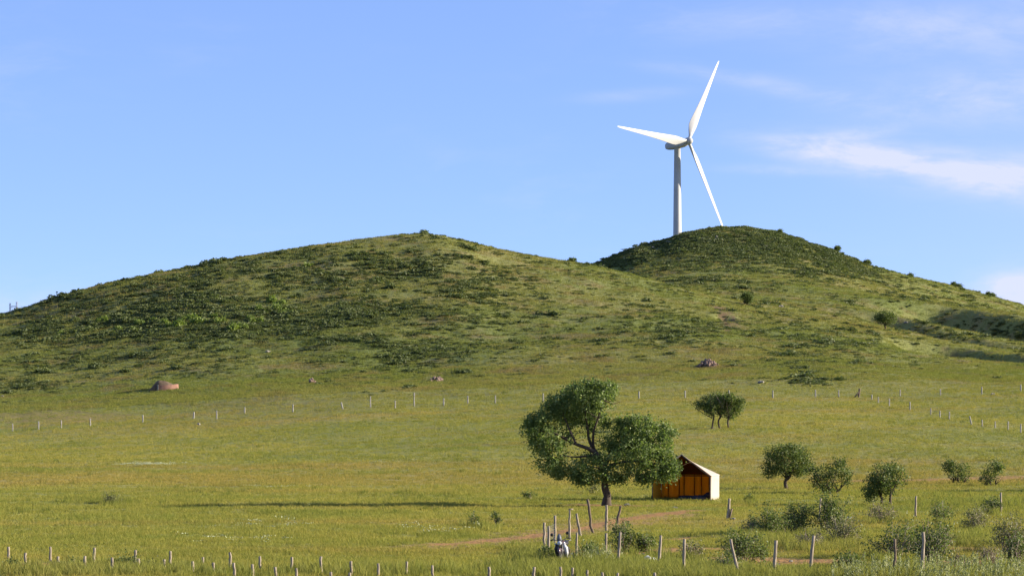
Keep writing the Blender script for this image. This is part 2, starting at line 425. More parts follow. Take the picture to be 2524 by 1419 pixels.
MT['lining_dark'] = cloth('brown_roof_lining', (0.19, 0.066, 0.015), (0.24, 0.085, 0.02), 0.2, (0.25, 0.09, 0.018))
MT['pole'] = solid('tent_pole', (0.10, 0.085, 0.07), (0.16, 0.13, 0.10), 5, 0.7)
MT['bedding'] = solid('dark_bedding', (0.022, 0.027, 0.04), (0.05, 0.058, 0.075), 3, 0.95, 0.4)
MT['black'] = solid('black_plastic', (0.015, 0.014, 0.014), (0.03, 0.028, 0.027), 6, 0.5)
MT['rubber'] = solid('tyre_rubber', (0.018, 0.017, 0.016), (0.04, 0.037, 0.033), 9, 0.85)
MT['chrome'] = solid('bike_metal', (0.12, 0.115, 0.11), (0.22, 0.21, 0.20), 9, 0.5, 0, 0.5, 0.3)
MT['bike_white'] = solid('bike_white_paint', (0.62, 0.61, 0.60), (0.72, 0.71, 0.70), 4, 0.35, 0, 0.5)
MT['bike_red'] = solid('bike_dark_paint', (0.05, 0.03, 0.035), (0.08, 0.045, 0.05), 4, 0.3, 0, 0.5)
MT['screen'] = solid('smoked_windshield', (0.07, 0.075, 0.09), (0.11, 0.115, 0.135), 4, 0.5, 0, 0.4)
MT['lamp'] = solid('headlamp_glass', (0.5, 0.52, 0.55), (0.6, 0.62, 0.65), 4, 0.08, 0, 0.6)
MT['rock'] = solid('pale_rock', (0.17, 0.155, 0.13), (0.30, 0.275, 0.235), 2.5, 0.95, 0.6)
MT['rubble'] = solid('reddish_rubble', (0.17, 0.115, 0.09), (0.30, 0.21, 0.165), 2.5, 0.95, 0.6)
MT['clay'] = solid('pink_clay_wall', (0.20, 0.105, 0.075), (0.29, 0.165, 0.118), 1.5, 0.95, 0.5)
MT['earth'] = solid('earth_mound', (0.085, 0.058, 0.040), (0.14, 0.10, 0.058), 1.2, 0.95, 0.8)
MT['steel'] = solid('pylon_steel', (0.28, 0.28, 0.30), (0.36, 0.36, 0.38), 1, 0.6, 0, 0.4)
MT['plastic'] = solid('white_litter', (0.55, 0.55, 0.55), (0.7, 0.7, 0.7), 5, 0.6)


# ------------------------------------------------------------------ mesh helpers
def mk_mesh(name, verts, faces, material, smooth=False):
    """faces: list of (M,k) int arrays"""
    verts = np.asarray(verts, np.float32)
    me = bpy.data.meshes.new(name)
    me.vertices.add(len(verts)); me.vertices.foreach_set('co', verts.ravel())
    faces = [np.asarray(f, np.int32) for f in faces if len(f)]
    nl = sum(f.size for f in faces); nf = sum(len(f) for f in faces)
    if nf:
        me.loops.add(nl); me.polygons.add(nf)
        me.loops.foreach_set('vertex_index', np.concatenate([f.ravel() for f in faces]))
        tot = np.concatenate([np.full(len(f), f.shape[1], np.int32) for f in faces])
        st = np.concatenate([[0], np.cumsum(tot)[:-1]]).astype(np.int32)
        me.polygons.foreach_set('loop_start', st); me.polygons.foreach_set('loop_total', tot)
        me.polygons.foreach_set('use_smooth', np.full(nf, smooth))
    me.update(calc_edges=True); me.validate()
    if material: me.materials.append(material)
    return me


def link(name, me, parent=None, loc=None, rot=None, kind=None):
    o = bpy.data.objects.new(name, me); COL.objects.link(o)
    if parent: o.parent = parent
    if loc is not None: o.location = loc
    if rot is not None: o.rotation_euler = rot
    if kind: o['kind'] = kind
    return o


def tag(o, label, cat, group=None):
    o['label'] = label; o['category'] = cat
    if group: o['group'] = group
    return o


def thing(name, label, cat, loc, rz=0.0, group=None):
    o = link(name, None, None, loc, (0, 0, rz)); return tag(o, label, cat, group)


class MB:
    """collects shapes into one mesh"""
    def __init__(s): s.v = []; s.f = {3: [], 4: []}; s.n = 0
    def add(s, v, f):
        v = np.asarray(v, float); f = np.asarray(f, int)
        s.v.append(v); s.f[f.shape[1]].append(f + s.n); s.n += len(v); return s
    def box(s, c, size, rot=None):
        p = np.array([[x, y, z] for x in (-.5, .5) for y in (-.5, .5) for z in (-.5, .5)]) * np.array(size)
        if rot is not None: p = p @ np.array(rot.to_3x3()).T
        return s.add(p + np.array(c), [[0, 1, 3, 2], [4, 6, 7, 5], [0, 4, 5, 1], [2, 3, 7, 6], [0, 2, 6, 4], [1, 5, 7, 3]])
    def tube(s, pts, rad, seg=7, cap=True):
        pts = np.array([tuple(p) for p in pts], float); rad = np.broadcast_to(np.asarray(rad, float), (len(pts),))
        vs = []
        for i in range(len(pts)):
            t = pts[min(i + 1, len(pts) - 1)] - pts[max(i - 1, 0)]; t = t / (np.linalg.norm(t) + 1e-9)
            a = np.array([0, 1, 0]) if abs(t[1]) < 0.9 else np.array([1, 0, 0])
            n = np.cross(t, a); n /= np.linalg.norm(n); b = np.cross(t, n)
            th = np.arange(seg) * 2 * np.pi / seg
            vs.append(pts[i] + rad[i] * (np.cos(th)[:, None] * n + np.sin(th)[:, None] * b))
        vs = np.concatenate(vs); k = len(pts); q = []
        for i in range(k - 1):
            for j in range(seg):
                q.append([i * seg + j, i * seg + (j + 1) % seg, (i + 1) * seg + (j + 1) % seg, (i + 1) * seg + j])
        base = s.n; s.add(vs, q)
        if cap:
            s.add(np.array([pts[0], pts[-1]]), np.zeros((0, 3), int))
            c0, c1 = base + k * seg, base + k * seg + 1
            tri = [[c0, base + (j + 1) % seg, base + j] for j in range(seg)] + [[c1, base + (k - 1) * seg + j, base + (k - 1) * seg + (j + 1) % seg] for j in range(seg)]
            s.f[3].append(np.array(tri))
        return s
    def lathe(s, prof_, seg=24, axis='z', c=(0, 0, 0)):
        th = np.arange(seg) * 2 * np.pi / seg; vs = []
        for r_, h_ in prof_:
            ring = np.stack([r_ * np.cos(th), r_ * np.sin(th), np.full(seg, h_)], 1); vs.append(ring)
        vs = np.concatenate(vs)
        if axis == 'y': vs = vs[:, [0, 2, 1]]
        if axis == 'x': vs = vs[:, [2, 0, 1]]
        q = [[i * seg + j, i * seg + (j + 1) % seg, (i + 1) * seg + (j + 1) % seg, (i + 1) * seg + j] for i in range(len(prof_) - 1) for j in range(seg)]
        return s.add(vs + np.array(c), q)
    def mesh(s, name, m, smooth=False):
        return mk_mesh(name, np.concatenate(s.v), [np.concatenate(s.f[k]) for k in (3, 4) if s.f[k]], m, smooth)
    def build(s, name, m, parent=None, loc=None, rot=None, smooth=False):
        return link(name, s.mesh(name, m, smooth), parent, loc, rot)


def leaf_quads(cent, size, aspect=0.55, droop=0.0, r=rng):
    """small leaf-shaped quads at the given centres, random attitude"""
    n = len(cent); d = r.normal(size=(n, 3)); d[:, 2] -= droop; d /= np.linalg.norm(d, axis=1, keepdims=True)
    a = r.normal(size=(n, 3)); w = np.cross(d, a); w /= np.linalg.norm(w, axis=1, keepdims=True) + 1e-9
    sz = (np.asarray(size) * r.uniform(0.7, 1.3, n))[:, None]
    p = np.stack([cent - d * sz * 0.5, cent + w * sz * aspect * 0.5, cent + d * sz * 0.5, cent - w * sz * aspect * 0.5], 1)
    return p.reshape(-1, 3), np.arange(4 * n).reshape(n, 4)


# ------------------------------------------------------------------ ground object
vi = np.arange(ND * NU).reshape(ND, NU)
quads = np.stack([vi[:-1, :-1], vi[:-1, 1:], vi[1:, 1:], vi[1:, :-1]], -1).reshape(-1, 4)
gm = mk_mesh('ground', np.stack([X, Y, Z], -1).reshape(-1, 3), [quads], MT['ground'], True)
at = gm.attributes.new('soil', 'FLOAT', 'POINT')
SOIL = np.zeros((ND, NU)); inside = (U > -250) & (U < 2800)
SOIL[:, inside] = soilmask(X[:, inside], Y[:, inside])
at.data.foreach_set('value', SOIL.ravel().astype(np.float32))
link('ground', gm, kind='structure')
tag(bpy.data.objects['ground'], 'rolling green meadow rising to two scrubby hills', 'ground')
pl = mk_mesh('plain', [(-9000, -9000, -2.5), (9000, -9000, -2.5), (9000, 15000, -2.5), (-9000, 15000, -2.5)], [[(0, 1, 2, 3)]], MT['ground'])
link('plain', pl, kind='structure'); tag(bpy.data.objects['plain'], 'flat grass plain around and beyond the hills', 'ground')


# ------------------------------------------------------------------ scattering (countless plants)
def scatter(name, label, cat, pts, rotz, scale, protos, tilt=None):
    """one object holding many instances; the prototypes live in the same mesh and are picked at random"""
    vs = [np.asarray(pts, float)]; fs3, fs4 = [], []; pid = [np.zeros(len(pts), int)]; n = len(pts); mats = []; mi3, mi4 = [], []
    for k, (pv, pf, pm) in enumerate(protos):
        if pm not in mats: mats.append(pm)
        vs.append(pv); pid.append(np.full(len(pv), k + 1)); pf = np.asarray(pf)
        (fs3 if pf.shape[1] == 3 else fs4).append(pf + n); (mi3 if pf.shape[1] == 3 else mi4).append(np.full(len(pf), mats.index(pm))); n += len(pv)
    fl = [np.concatenate(f) for f in (fs3, fs4) if f]
    me = mk_mesh(name, np.concatenate(vs), fl, None)
    for m in mats: me.materials.append(m)
    me.polygons.foreach_set('material_index', np.concatenate(mi3 + mi4).astype(np.int32))
    N = len(me.vertices)
    a = me.attributes.new('pid', 'INT', 'POINT'); a.data.foreach_set('value', np.concatenate(pid).astype(np.int32))
    rot = np.zeros((N, 3), np.float32); rot[:len(pts), 2] = rotz
    if tilt is not None: rot[:len(pts), 0] = tilt
    a = me.attributes.new('irot', 'FLOAT_VECTOR', 'POINT'); a.data.foreach_set('vector', rot.ravel())
    scl = np.ones((N, 3), np.float32); scl[:len(pts)] = scale
    a = me.attributes.new('iscl', 'FLOAT_VECTOR', 'POINT'); a.data.foreach_set('vector', scl.ravel())
    a = me.attributes.new('iidx', 'INT', 'POINT'); ii = np.zeros(N, np.int32); ii[:len(pts)] = rng.integers(0, len(protos), len(pts)); a.data.foreach_set('value', ii)
    o = link(name, me, kind='stuff'); tag(o, label, cat)
    ng = bpy.data.node_groups.new(name + '_nodes', 'GeometryNodeTree')
    ng.interface.new_socket('Geometry', in_out='INPUT', socket_type='NodeSocketGeometry'); ng.interface.new_socket('Geometry', in_out='OUTPUT', socket_type='NodeSocketGeometry')
    N_ = ng.nodes.new; L = ng.links.new
    gi = N_('NodeGroupInput'); go = N_('NodeGroupOutput')

    def named(nm, dt):
        q = N_('GeometryNodeInputNamedAttribute'); q.data_type = dt; q.inputs[0].default_value = nm; return [s for s in q.outputs if s.enabled][0]
    pidn = named('pid', 'INT')

    def sel(k):
        c = N_('FunctionNodeCompare'); c.data_type = 'INT'; c.operation = 'EQUAL'
        ins = [s for s in c.inputs if s.enabled]
        L(pidn, ins[0]); ins[1].default_value = k
        sg = N_('GeometryNodeSeparateGeometry'); sg.domain = 'POINT'
        L(gi.outputs[0], sg.inputs[0]); L(c.outputs[0], sg.inputs[1]); return sg.outputs[0]
    g2i = N_('GeometryNodeGeometryToInstance')
    for k in range(len(protos)): L(sel(k + 1), g2i.inputs[0])
    mp = N_('GeometryNodeMeshToPoints'); L(sel(0), mp.inputs[0])
    iop = N_('GeometryNodeInstanceOnPoints'); L(mp.outputs[0], iop.inputs['Points']); L(g2i.outputs[0], iop.inputs['Instance'])
    iop.inputs['Pick Instance'].default_value = True
    L(named('iidx', 'INT'), iop.inputs['Instance Index']); L(named('irot', 'FLOAT_VECTOR'), iop.inputs['Rotation']); L(named('iscl', 'FLOAT_VECTOR'), iop.inputs['Scale'])
    L(iop.outputs[0], go.inputs[0])
    md = o.modifiers.new('scatter', 'NODES'); md.node_group = ng
    return o


def tuft(nb, spread, h, width, lean, m, r):
    """tapering blades, each a bent strip of one quad and one triangle tip folded into quads"""
    V, Q = [], []
    for i in range(nb):
        a = r.uniform(0, 6.283); rr = spread * math.sqrt(r.uniform(0, 1)); b = np.array([rr * math.cos(a), rr * math.sin(a), -0.03])
        th = r.uniform(0, 6.283); w = np.array([math.cos(th), math.sin(th), 0]) * width * r.uniform(0.7, 1.3) * 0.5
        la = r.uniform(0, 6.283); l = lean * r.uniform(0.2, 1.0); hh = h * r.uniform(0.55, 1.15)
        tipd = np.array([math.cos(la) * l * hh, math.sin(la) * l * hh, hh])
        midp = b + tipd * np.array([0.35, 0.35, 0.6]); tp = b + tipd
        k = len(V); V += [b - w, b + w, midp + w * 0.75, midp - w * 0.75, tp + w * 0.12, tp - w * 0.12]
        Q += [[k, k + 1, k + 2, k + 3], [k + 3, k + 2, k + 4, k + 5]]
    return np.array(V), np.array(Q), m


def sample_field(n, d0, d1, u0=-180, u1=2700, power=2.0):
    """random ground places, density falling off with distance"""
    q = rng.random(n)
    if power == 2: d = d0 * (d1 / d0) ** q
    else: d = d0 + (d1 - d0) * np.sqrt(q)
    u = rng.uniform(u0, u1, n)
    x = (u - 1262) / F * d
    return u, d, x, zg(x, d)


def row_of(z, d): return HR - (z - HC) / d * F


def visible(u, d, z, slack=1.2):
    """keep places that the slope in front does not hide (a few metres of margin)"""
    dm = np.arange(100, 1050, 4.0); uu = np.linspace(-200, 2724, 140)
    zz = zg((uu[None] - 1262) / F * dm[:, None], np.broadcast_to(dm[:, None], (len(dm), len(uu))))
    sl = (zz - HC) / dm[:, None]; cm = np.maximum.accumulate(sl, axis=0)
    i = np.clip(np.searchsorted(uu, u), 0, len(uu) - 1); j = np.clip(np.searchsorted(dm, d - 6) - 1, 0, len(dm) - 1)
    return (z + slack - HC) / d >= cm[j, i]


BUSHES = [(1895, 1322, 110, 66, 'dark leafy bush at the foot of the long thicket near the fence', 'bush', 1.3, 22),
          (1965, 1318, 110, 76, 'tall fresh green bush in the middle of the thicket', 'bush', 1.3, 22),
          (2045, 1318, 130, 92, 'wide green bush behind a slanting stake in the thicket', 'bush', 1.2, 24),
          (2072, 1342, 120, 70, 'greyish sprawling bush with visible bare stems at the thicket end', 'bush_grey', 0.7, 34),
          (1850, 1316, 60, 44, 'thin twiggy bush at the tent end of the thicket', 'bush_grey', 0.6, 24),
          (2000, 1352, 90, 50, 'low brownish bush in front of the thicket', 'bush_grey', 0.5, 30),
          (1830, 1386, 120, 78, 'dark bush tangled around the strongly leaning stake', 'bush', 1.4, 24),
          (1790, 1412, 90, 44, 'low dark bush at the foot of the leaning stake', 'bush', 1.0, 22),
          (1868, 1372, 50, 28, 'small bright bush right of the leaning stake', 'bush', 1.3, 14),
          (1535, 1360, 90, 66, 'dark green bush behind the fence stakes near the motorbike', 'bush', 1.2, 22),
          (1592, 1360, 70, 42, 'low round green bush beside bare soil by the stakes', 'bush', 1.5, 18),
          (1452, 1384, 62, 46, 'low dark bush just right of the motorbike', 'bush', 1.5, 18),
          (1700, 1378, 80, 54, 'thin dull bush behind a pale upright stake', 'bush_grey', 0.7, 24),
          (2175, 1284, 90, 44, 'brown twiggy low bush under the dark round topped tree', 'bush_grey', 0.5, 34),
          (2322, 1290, 72, 54, 'loose green bush between two white stakes in the meadow', 'bush', 0.8, 22),
          (2405, 1306, 90, 58, 'grey green bush standing in front of a white stake', 'bush_grey', 0.9, 26),
          (2448, 1266, 60, 42, 'dark branching bush hiding the foot of a white stake', 'bush', 1.0, 20),
          (2220, 1374, 160, 86, 'large spreading green bush behind the pair of tall stakes', 'bush', 0.8, 36),
          (2290, 1396, 130, 110, 'tall dark bush right behind the tallest white stake', 'bush', 1.0, 32),
          (2320, 1352, 80, 56, 'dry grey brush mingled with the large spreading bush', 'bush_grey', 0.35, 40),
          (2490, 1358, 130, 84, 'broad grey green bush at the right end of the thicket', 'bush_grey', 0.9, 36),
          (2510, 1396, 90, 80, 'dark ragged bush over bare red soil', 'bush', 0.9, 28),
          (2440, 1390, 90, 40, 'low brown dry bush on bare red soil', 'bush_grey', 0.3, 36),
          (2360, 1392, 70, 30, 'small dead looking bush beside bare soil', 'bush_grey', 0.3, 30),
          (2100, 1410, 90, 48, 'low green bush rising out of the pale weeds', 'bush', 1.0, 22),
          (1307, 1230, 36, 28, 'tiny leafy sapling in the open meadow left of the elm', 'bush', 0.8, 8),
          (1168, 1294, 40, 34, 'thin sapling leaning in the grass below the tree shadow', 'bush', 0.35, 7),
          (1225, 1300, 32, 40, 'spindly sapling with a dark lower tuft in the meadow', 'bush', 0.5, 7),
          (1462, 1216, 34, 22, 'small twiggy sapling behind the trunk of the elm', 'bush_grey', 0.5, 8),
          (1845, 1237, 30, 18, 'small round weed clump in the grass right of the tent', 'bush', 1.2, 10),
          (272, 1240, 62, 16, 'low grey green weed clump in the open left meadow', 'bush_grey', 1.2, 12),
          (30, 1398, 70, 16, 'dark weed clump at the left end of the ditch', 'bush', 1.0, 12),
          (180, 1400, 70, 14, 'flat dark weeds in the ditch behind a short stake', 'bush', 1.0, 12),
          (305, 1400, 80, 22, 'leafy dark weeds in the ditch between two stakes', 'bush', 1.1, 14),
          (360, 1402, 60, 16, 'dull weeds at the right end of the ditch', 'bush_grey', 1.0, 12),
          (1350, 1384, 50, 36, 'fresh green weeds at the foot of the paired posts', 'bush', 0.9, 16)]
# meadow grass
r_ = np.random.default_rng(3)
tufts = [tuft(16, 0.26, 0.30, 0.020, 0.5, MT['grass'], r_) for _ in range(4)] + [tuft(12, 0.22, 0.42, 0.018, 0.35, MT['grass'], r_)]
u, d, x, z = sample_field(190000, 104, 440)
sm = soilmask(x, d); keep = (rng.random(len(x)) > sm * 0.97)
dn = fbm(x / 9, d / 9, 51); keep &= rng.random(len(x)) < 0.35 + 1.1 * dn
u, d, x, z, sm = u[keep], d[keep], x[keep], z[keep], sm[keep]
s0 = (0.55 + 0.75 * fbm(x / 4, d / 4, 61)) * rng.uniform(0.7, 1.25, len(x)) * np.interp(d, [104, 200, 440], [0.9, 1.0, 1.35]) * (1 - 0.5 * sm)
scatter('meadow_grass', 'short yellow green grass covering the flat meadow', 'grass', np.stack([x, d, z], 1), rng.uniform(0, 6.28, len(x)), np.stack([s0 * np.interp(d, [104, 440], [1, 1.5]), s0 * np.interp(d, [104, 440], [1, 1.5]), s0 * rng.uniform(0.32, 0.68, len(x))], 1), tufts)
# hill grass
u, d, x, z = sample_field(230000, 400, 985, -120, 2640)
v = visible(u, d, z, 4.0); sm = soilmask(x, d); keep = v & (rng.random(len(x)) > sm)
u, d, x, z = u[keep], d[keep], x[keep], z[keep]
dn = fbm(x / 14, d / 14, 71); keep = rng.random(len(x)) < 0.15 + 1.3 * dn
u, d, x, z = u[keep], d[keep], x[keep], z[keep]
s0 = rng.uniform(0.8, 1.7, len(x)) * np.interp(d, [400, 985], [1.0, 1.6])
scatter('hill_grass', 'short dry grass covering the slopes of the hills', 'grass', np.stack([x, d, z], 1), rng.uniform(0, 6.28, len(x)), np.stack([s0 * 1.5, s0 * 1.5, s0 * rng.uniform(0.35, 0.75, len(x))], 1), tufts)
# taller lush grass in the foreground and along the tree shadow
tall = [tuft(20, 0.24, 0.62, 0.022, 0.4, MT['grass_tall'], r_) for _ in range(4)]
P = []
def lush(px, row, rx, ry, n):
    for _ in range(n):
        p = hit(px + rng.normal() * rx, min(max(row + rng.normal() * ry, 1120), 1440)); P.append((p.x + rng.normal() * .3, p.y + rng.normal() * .8))
for a in ((1560, 1408, 110, 9, 700), (1750, 1418, 110, 7, 600), (1320, 1375, 28, 14, 220), (1475, 1394, 30, 6, 200), (1340, 1412, 60, 8, 260), (900, 1412, 160, 7, 240), (300, 1408, 220, 5, 300), (2000, 1420, 300, 6, 500), (2380, 1335, 40, 8, 200), (1880, 1330, 40, 8, 140), (2040, 1350, 60, 6, 140), (2400, 1240, 90, 8, 160), (130, 1415, 120, 5, 200)):
    lush(*a)
for b_ in BUSHES: lush(b_[0], b_[1] + 2, b_[2] * .32, 3.5, 8 + int(b_[2] * .28))
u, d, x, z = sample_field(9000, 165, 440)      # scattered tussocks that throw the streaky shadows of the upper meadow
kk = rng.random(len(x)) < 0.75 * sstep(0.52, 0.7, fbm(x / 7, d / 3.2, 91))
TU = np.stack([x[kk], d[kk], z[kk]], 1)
P = np.array(P); zz = zg(P[:, 0], P[:, 1])
# never in the motorbike or on the worn tracks
kp = soilmask(P[:, 0], P[:, 1]) < 0.4
P, zz = P[kp], zz[kp]; s0 = rng.uniform(0.6, 1.15, len(P))
scatter('tall_grass', 'taller fresh green grass in clumps across the near meadow', 'grass', np.stack([P[:, 0], P[:, 1], zz], 1), rng.uniform(0, 6.28, len(P)), np.stack([s0, s0, s0 * 0.8], 1), tall)
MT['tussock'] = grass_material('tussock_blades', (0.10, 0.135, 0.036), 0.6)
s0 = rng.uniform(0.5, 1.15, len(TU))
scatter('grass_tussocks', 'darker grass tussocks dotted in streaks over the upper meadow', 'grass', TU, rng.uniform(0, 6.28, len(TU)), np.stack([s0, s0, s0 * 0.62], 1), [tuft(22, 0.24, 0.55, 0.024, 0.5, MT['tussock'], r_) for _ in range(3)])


# pale mugwort weeds, lower right
def weed(h, r):
    b = np.zeros(3); tp = np.array([r.normal() * 0.10, r.normal() * 0.10, h * r.uniform(0.75, 1.1)])
    n = 46; f = r.uniform(0.05, 1.0, n)
    c = b + f[:, None] * (tp - b); a = r.uniform(0, 6.28, n); w = 0.085 * (1.05 - f)
    c[:, 0] += np.cos(a) * w; c[:, 1] += np.sin(a) * w
    v, q = leaf_quads(c, 0.10, 0.34, -1.6, r)
    return v, q, MT['weed_pale']


weeds = [weed(0.72, r_) for _ in range(6)]
P = []
for _ in range(400):
    px = rng.uniform(2050, 2560); p = hit(px, rng.uniform(1398, 1436) if px > 2120 else rng.uniform(1410, 1436)); P.append((p.x, p.y))
for _ in range(90):
    p = hit(rng.normal(1465, 30), rng.normal(1386, 5)); P.append((p.x, p.y))
P = np.array(P); zz = zg(P[:, 0], P[:, 1]); s0 = rng.uniform(0.55, 1.1, len(P))
scatter('pale_weeds', 'pale grey green tall weeds massed in the near right corner', 'weeds', np.stack([P[:, 0], P[:, 1], zz], 1), rng.uniform(0, 6.28, len(P)), np.stack([s0, s0, s0], 1), weeds)
# white flowering patches in the meadow
fl = []
for k in range(3):
    c = r_.normal(size=(14, 3)) * np.array([0.16, 0.16, 0.03]) + np.array([0, 0, 0.3]); v, q = leaf_quads(c, 0.05, 0.8, 0, r_); fl.append((v, q, MT['flower']))
P = []
for px, row, rx, ry, n in ((360, 1149, 42, 1.2, 110), (660, 1206, 60, 1.5, 14), (680, 1300, 70, 8, 14), (600, 1338, 60, 4, 16), (1090, 1312, 60, 5, 18), (950, 1143, 60, 3, 9)):
    for _ in range(n):
        p = hit(px + rng.normal() * rx, row + rng.normal() * ry); P.append((p.x, p.y))
P = np.array(P); zz = zg(P[:, 0], P[:, 1]); s0 = rng.uniform(0.7, 1.2, len(P))
scatter('meadow_flowers', 'small whitish flowers in loose patches across the meadow', 'flowers', np.stack([P[:, 0], P[:, 1], zz], 1), rng.uniform(0, 6.28, len(P)), np.stack([s0 * 1.2, s0 * 1.2, s0], 1), fl)


# ------------------------------------------------------------------ hill scrub
def scrub_proto(r, n=300, flat=0.6, leaf=0.225):
    nb = r.integers(4, 9); V = []
    for b in range(nb):
        c = np.array([r.uniform(-0.6, 0.6), r.uniform(-0.6, 0.6), 0]); rad = r.uniform(0.25, 0.62)
        p = r.normal(size=(n // nb, 3)); p /= np.linalg.norm(p, axis=1, keepdims=True); p[:, 2] = np.abs(p[:, 2])
        V.append(c + p * rad * r.uniform(0.55, 1.05, (len(p), 1)) * np.array([1, 1, flat * 1.7]))
    return leaf_quads(np.concatenate(V), leaf, 0.75, 0, r)


protos = [scrub_proto(r_) for _ in range(6)]
scrub_me = [mk_mesh('shrub', v, [q], MT['scrub']) for v, q in protos]
bright_me = [mk_mesh('bright_shrub', *(lambda a: (a[0], [a[1]]))(scrub_proto(r_, 460, 0.7, 0.2)), MT['scrub_bright']) for _ in range(4)]


def blob(px, row, cx, cy, rx, ry): return np.exp(-(((px - cx) / rx) ** 2 + ((row - cy) / ry) ** 2))


def scrub_density(px, row, x, d):
    s = 0.13 * sstep(0, 1, (935 - row) / 80)
    s = np.maximum(s, 1.7 * blob(px, row, 400, 775, 360, 66)); s = np.maximum(s, 0.95 * blob(px, row, 950, 800, 330, 85))
    s = np.maximum(s, 0.75 * blob(px, row, 800, 670, 500, 70)); s = np.maximum(s, 0.75 * blob(px, row, 80, 820, 180, 60))
    s = np.maximum(s, 0.42 * blob(px, row, 300, 885, 500, 40)); s = np.maximum(s, 0.75 * blob(px, row, 1200, 720, 200, 90))
    s = np.maximum(s, 1.9 * blob(px, row, 1790, 608, 330, 56)); s = np.maximum(s, 0.6 * blob(px, row, 1800, 690, 230, 38)); s = np.maximum(s, 1.1 * blob(px, row, 2050, 665, 130, 30))
    s = np.maximum(s, 0.65 * blob(px, row, 1660, 805, 130, 50)); s = np.maximum(s, 0.6 * blob(px, row, 2010, 850, 150, 55)); s = np.maximum(s, 0.3 * blob(px, row, 2000, 760, 220, 60))
    s = np.maximum(s, 1.2 * blob(px, row, 2410, 812, 150, 26)); s = np.maximum(s, 0.35 * blob(px, row, 2300, 720, 200, 60)); s = np.maximum(s, 0.6 * blob(px, row, 2000, 920, 60, 25))
    s = np.maximum(s, 0.4 * blob(px, row, 850, 930, 80, 22)); s = np.maximum(s, 0.45 * blob(px, row, 40, 945, 130, 35))
    s = s * (0.45 + 1.0 * sstep(0.36, 0.64, fbm(x / 9, d / 12, 81)))
    return s * sstep(1000, 955, row)


u, d, x, z = sample_field(150000, 385, 985, -120, 2640)
keep = visible(u, d, z, 0.5)
u, d, x, z = u[keep], d[keep], x[keep], z[keep]
rw = row_of(z, d)
keep = rng.random(len(u)) < scrub_density(u, rw, x, d) * 0.70
u, d, x, z, rw = u[keep], d[keep], x[keep], z[keep], rw[keep]
size = np.exp(rng.normal(-0.66, 0.50, len(u))) * (0.8 + 0.5 * np.clip(scrub_density(u, rw, x, d), 0, 1)) * np.interp(d, [400, 900], [0.9, 1.25])
size = np.clip(size, 0.3, 2.0)
# thick dark scrub over the whole knoll, and a ragged fringe along every crest
uk, dk, xk, zk = sample_field(16000, 862, 985, 1440, 2230); rk = row_of(zk, dk)
kk = (rk < 652 + 0.06 * (uk - 1450)) & (rng.random(len(uk)) < np.clip(2.3 * (fbm(xk / 7, dk / 9, 95) - 0.27), 0.06, 0.85) * (1 - sstep(2040, 2200, uk))) & visible(uk, dk, zk, .6)
uc = rng.uniform(-60, 2600, 420); pkk = []
for q_ in uc:
    d_ = np.arange(560, 985, 2.0); xx_ = (q_ - 1262) / F * d_; sl_ = (zg(xx_, d_) - HC) / d_; pkk.append(d_[int(np.argmax(sl_))] + rng.normal() * 3)
dc = np.array(pkk); xc = (uc - 1262) / F * dc; zc = zg(xc, dc)
u = np.concatenate([u, uk[kk], uc]); d = np.concatenate([d, dk[kk], dc]); x = np.concatenate([x, xk[kk], xc]); z = np.concatenate([z, zk[kk], zc]); rw = np.concatenate([rw, rk[kk], row_of(zc, dc)])
size = np.concatenate([size, np.clip(np.exp(rng.normal(-0.15, 0.4, int(kk.sum()))), .4, 1.7), np.clip(np.exp(rng.normal(-0.7, 0.45, len(uc))), .25, 1.1)])
# silhouettes along the crests
app = size / d * ((u > 0) & (u < 2524)); order = np.argsort(-app)
big, rest = order[:285], order[285:]
ZONES = [(100, 800, 'on the left end of the left hill near the pylon'), (100, 940, 'on the stony foot of the left hill'), (420, 760, 'around the hollow of bright bushes'), (420, 900, 'just above the walled mound'), (700, 650, 'on the upper left shoulder of the left hill'), (1040, 620, 'below the summit of the left hill'), (800, 780, 'on the middle of the left hill face'), (1000, 880, 'above the flat grey heap of stones'), (1200, 760, 'on the right half of the left hill face'), (1380, 680, 'near the saddle between the hills'), (1600, 620, 'on the shaded side of the dark knoll'), (1800, 600, 'on the top of the dark knoll before the turbine'), (2000, 650, 'on the right shoulder of the dark knoll'), (1650, 800, 'left of the eroded scar on the spur'), (1980, 840, 'on the slope left of the lone hill tree'), (1760, 710, 'on the grassy saddle below the knoll'), (2000, 925, 'in the little group above the far fence'), (2350, 720, 'along the right ridge'), (2400, 820, 'in the upper gully of the right slope'), (2420, 900, 'in the lower gully of the right slope')]
for i in big:
    zone = min(((px_ - u[i]) ** 2 + 6 * (rw_ - rw[i]) ** 2, lb_) for px_, rw_, lb_ in ZONES)[1]
    o = link('hill_shrub', scrub_me[rng.integers(6)], None, (x[i], d[i], z[i] - 0.06 * size[i]), (0, 0, rng.uniform(0, 6.28)))
    o.scale = (size[i] * rng.uniform(0.9, 1.5), size[i] * rng.uniform(0.8, 1.25), size[i] * rng.uniform(0.55, 0.95))
    tag(o, 'dark green low shrub ' + zone, 'shrub', 'larger shrubs ' + zone)
sz = size[rest]
scatter('hill_scrub', 'small dark shrubs and tussocks strewn over the hillsides', 'scrub', np.stack([x[rest], d[rest], z[rest] - 0.05 * sz], 1), rng.uniform(0, 6.28, len(rest)), np.stack([sz * rng.uniform(0.9, 1.7, len(rest)), sz * rng.uniform(0.8, 1.3, len(rest)), sz * rng.uniform(0.45, 0.9, len(rest))], 1), [(v, q, MT['scrub']) for v, q in protos])
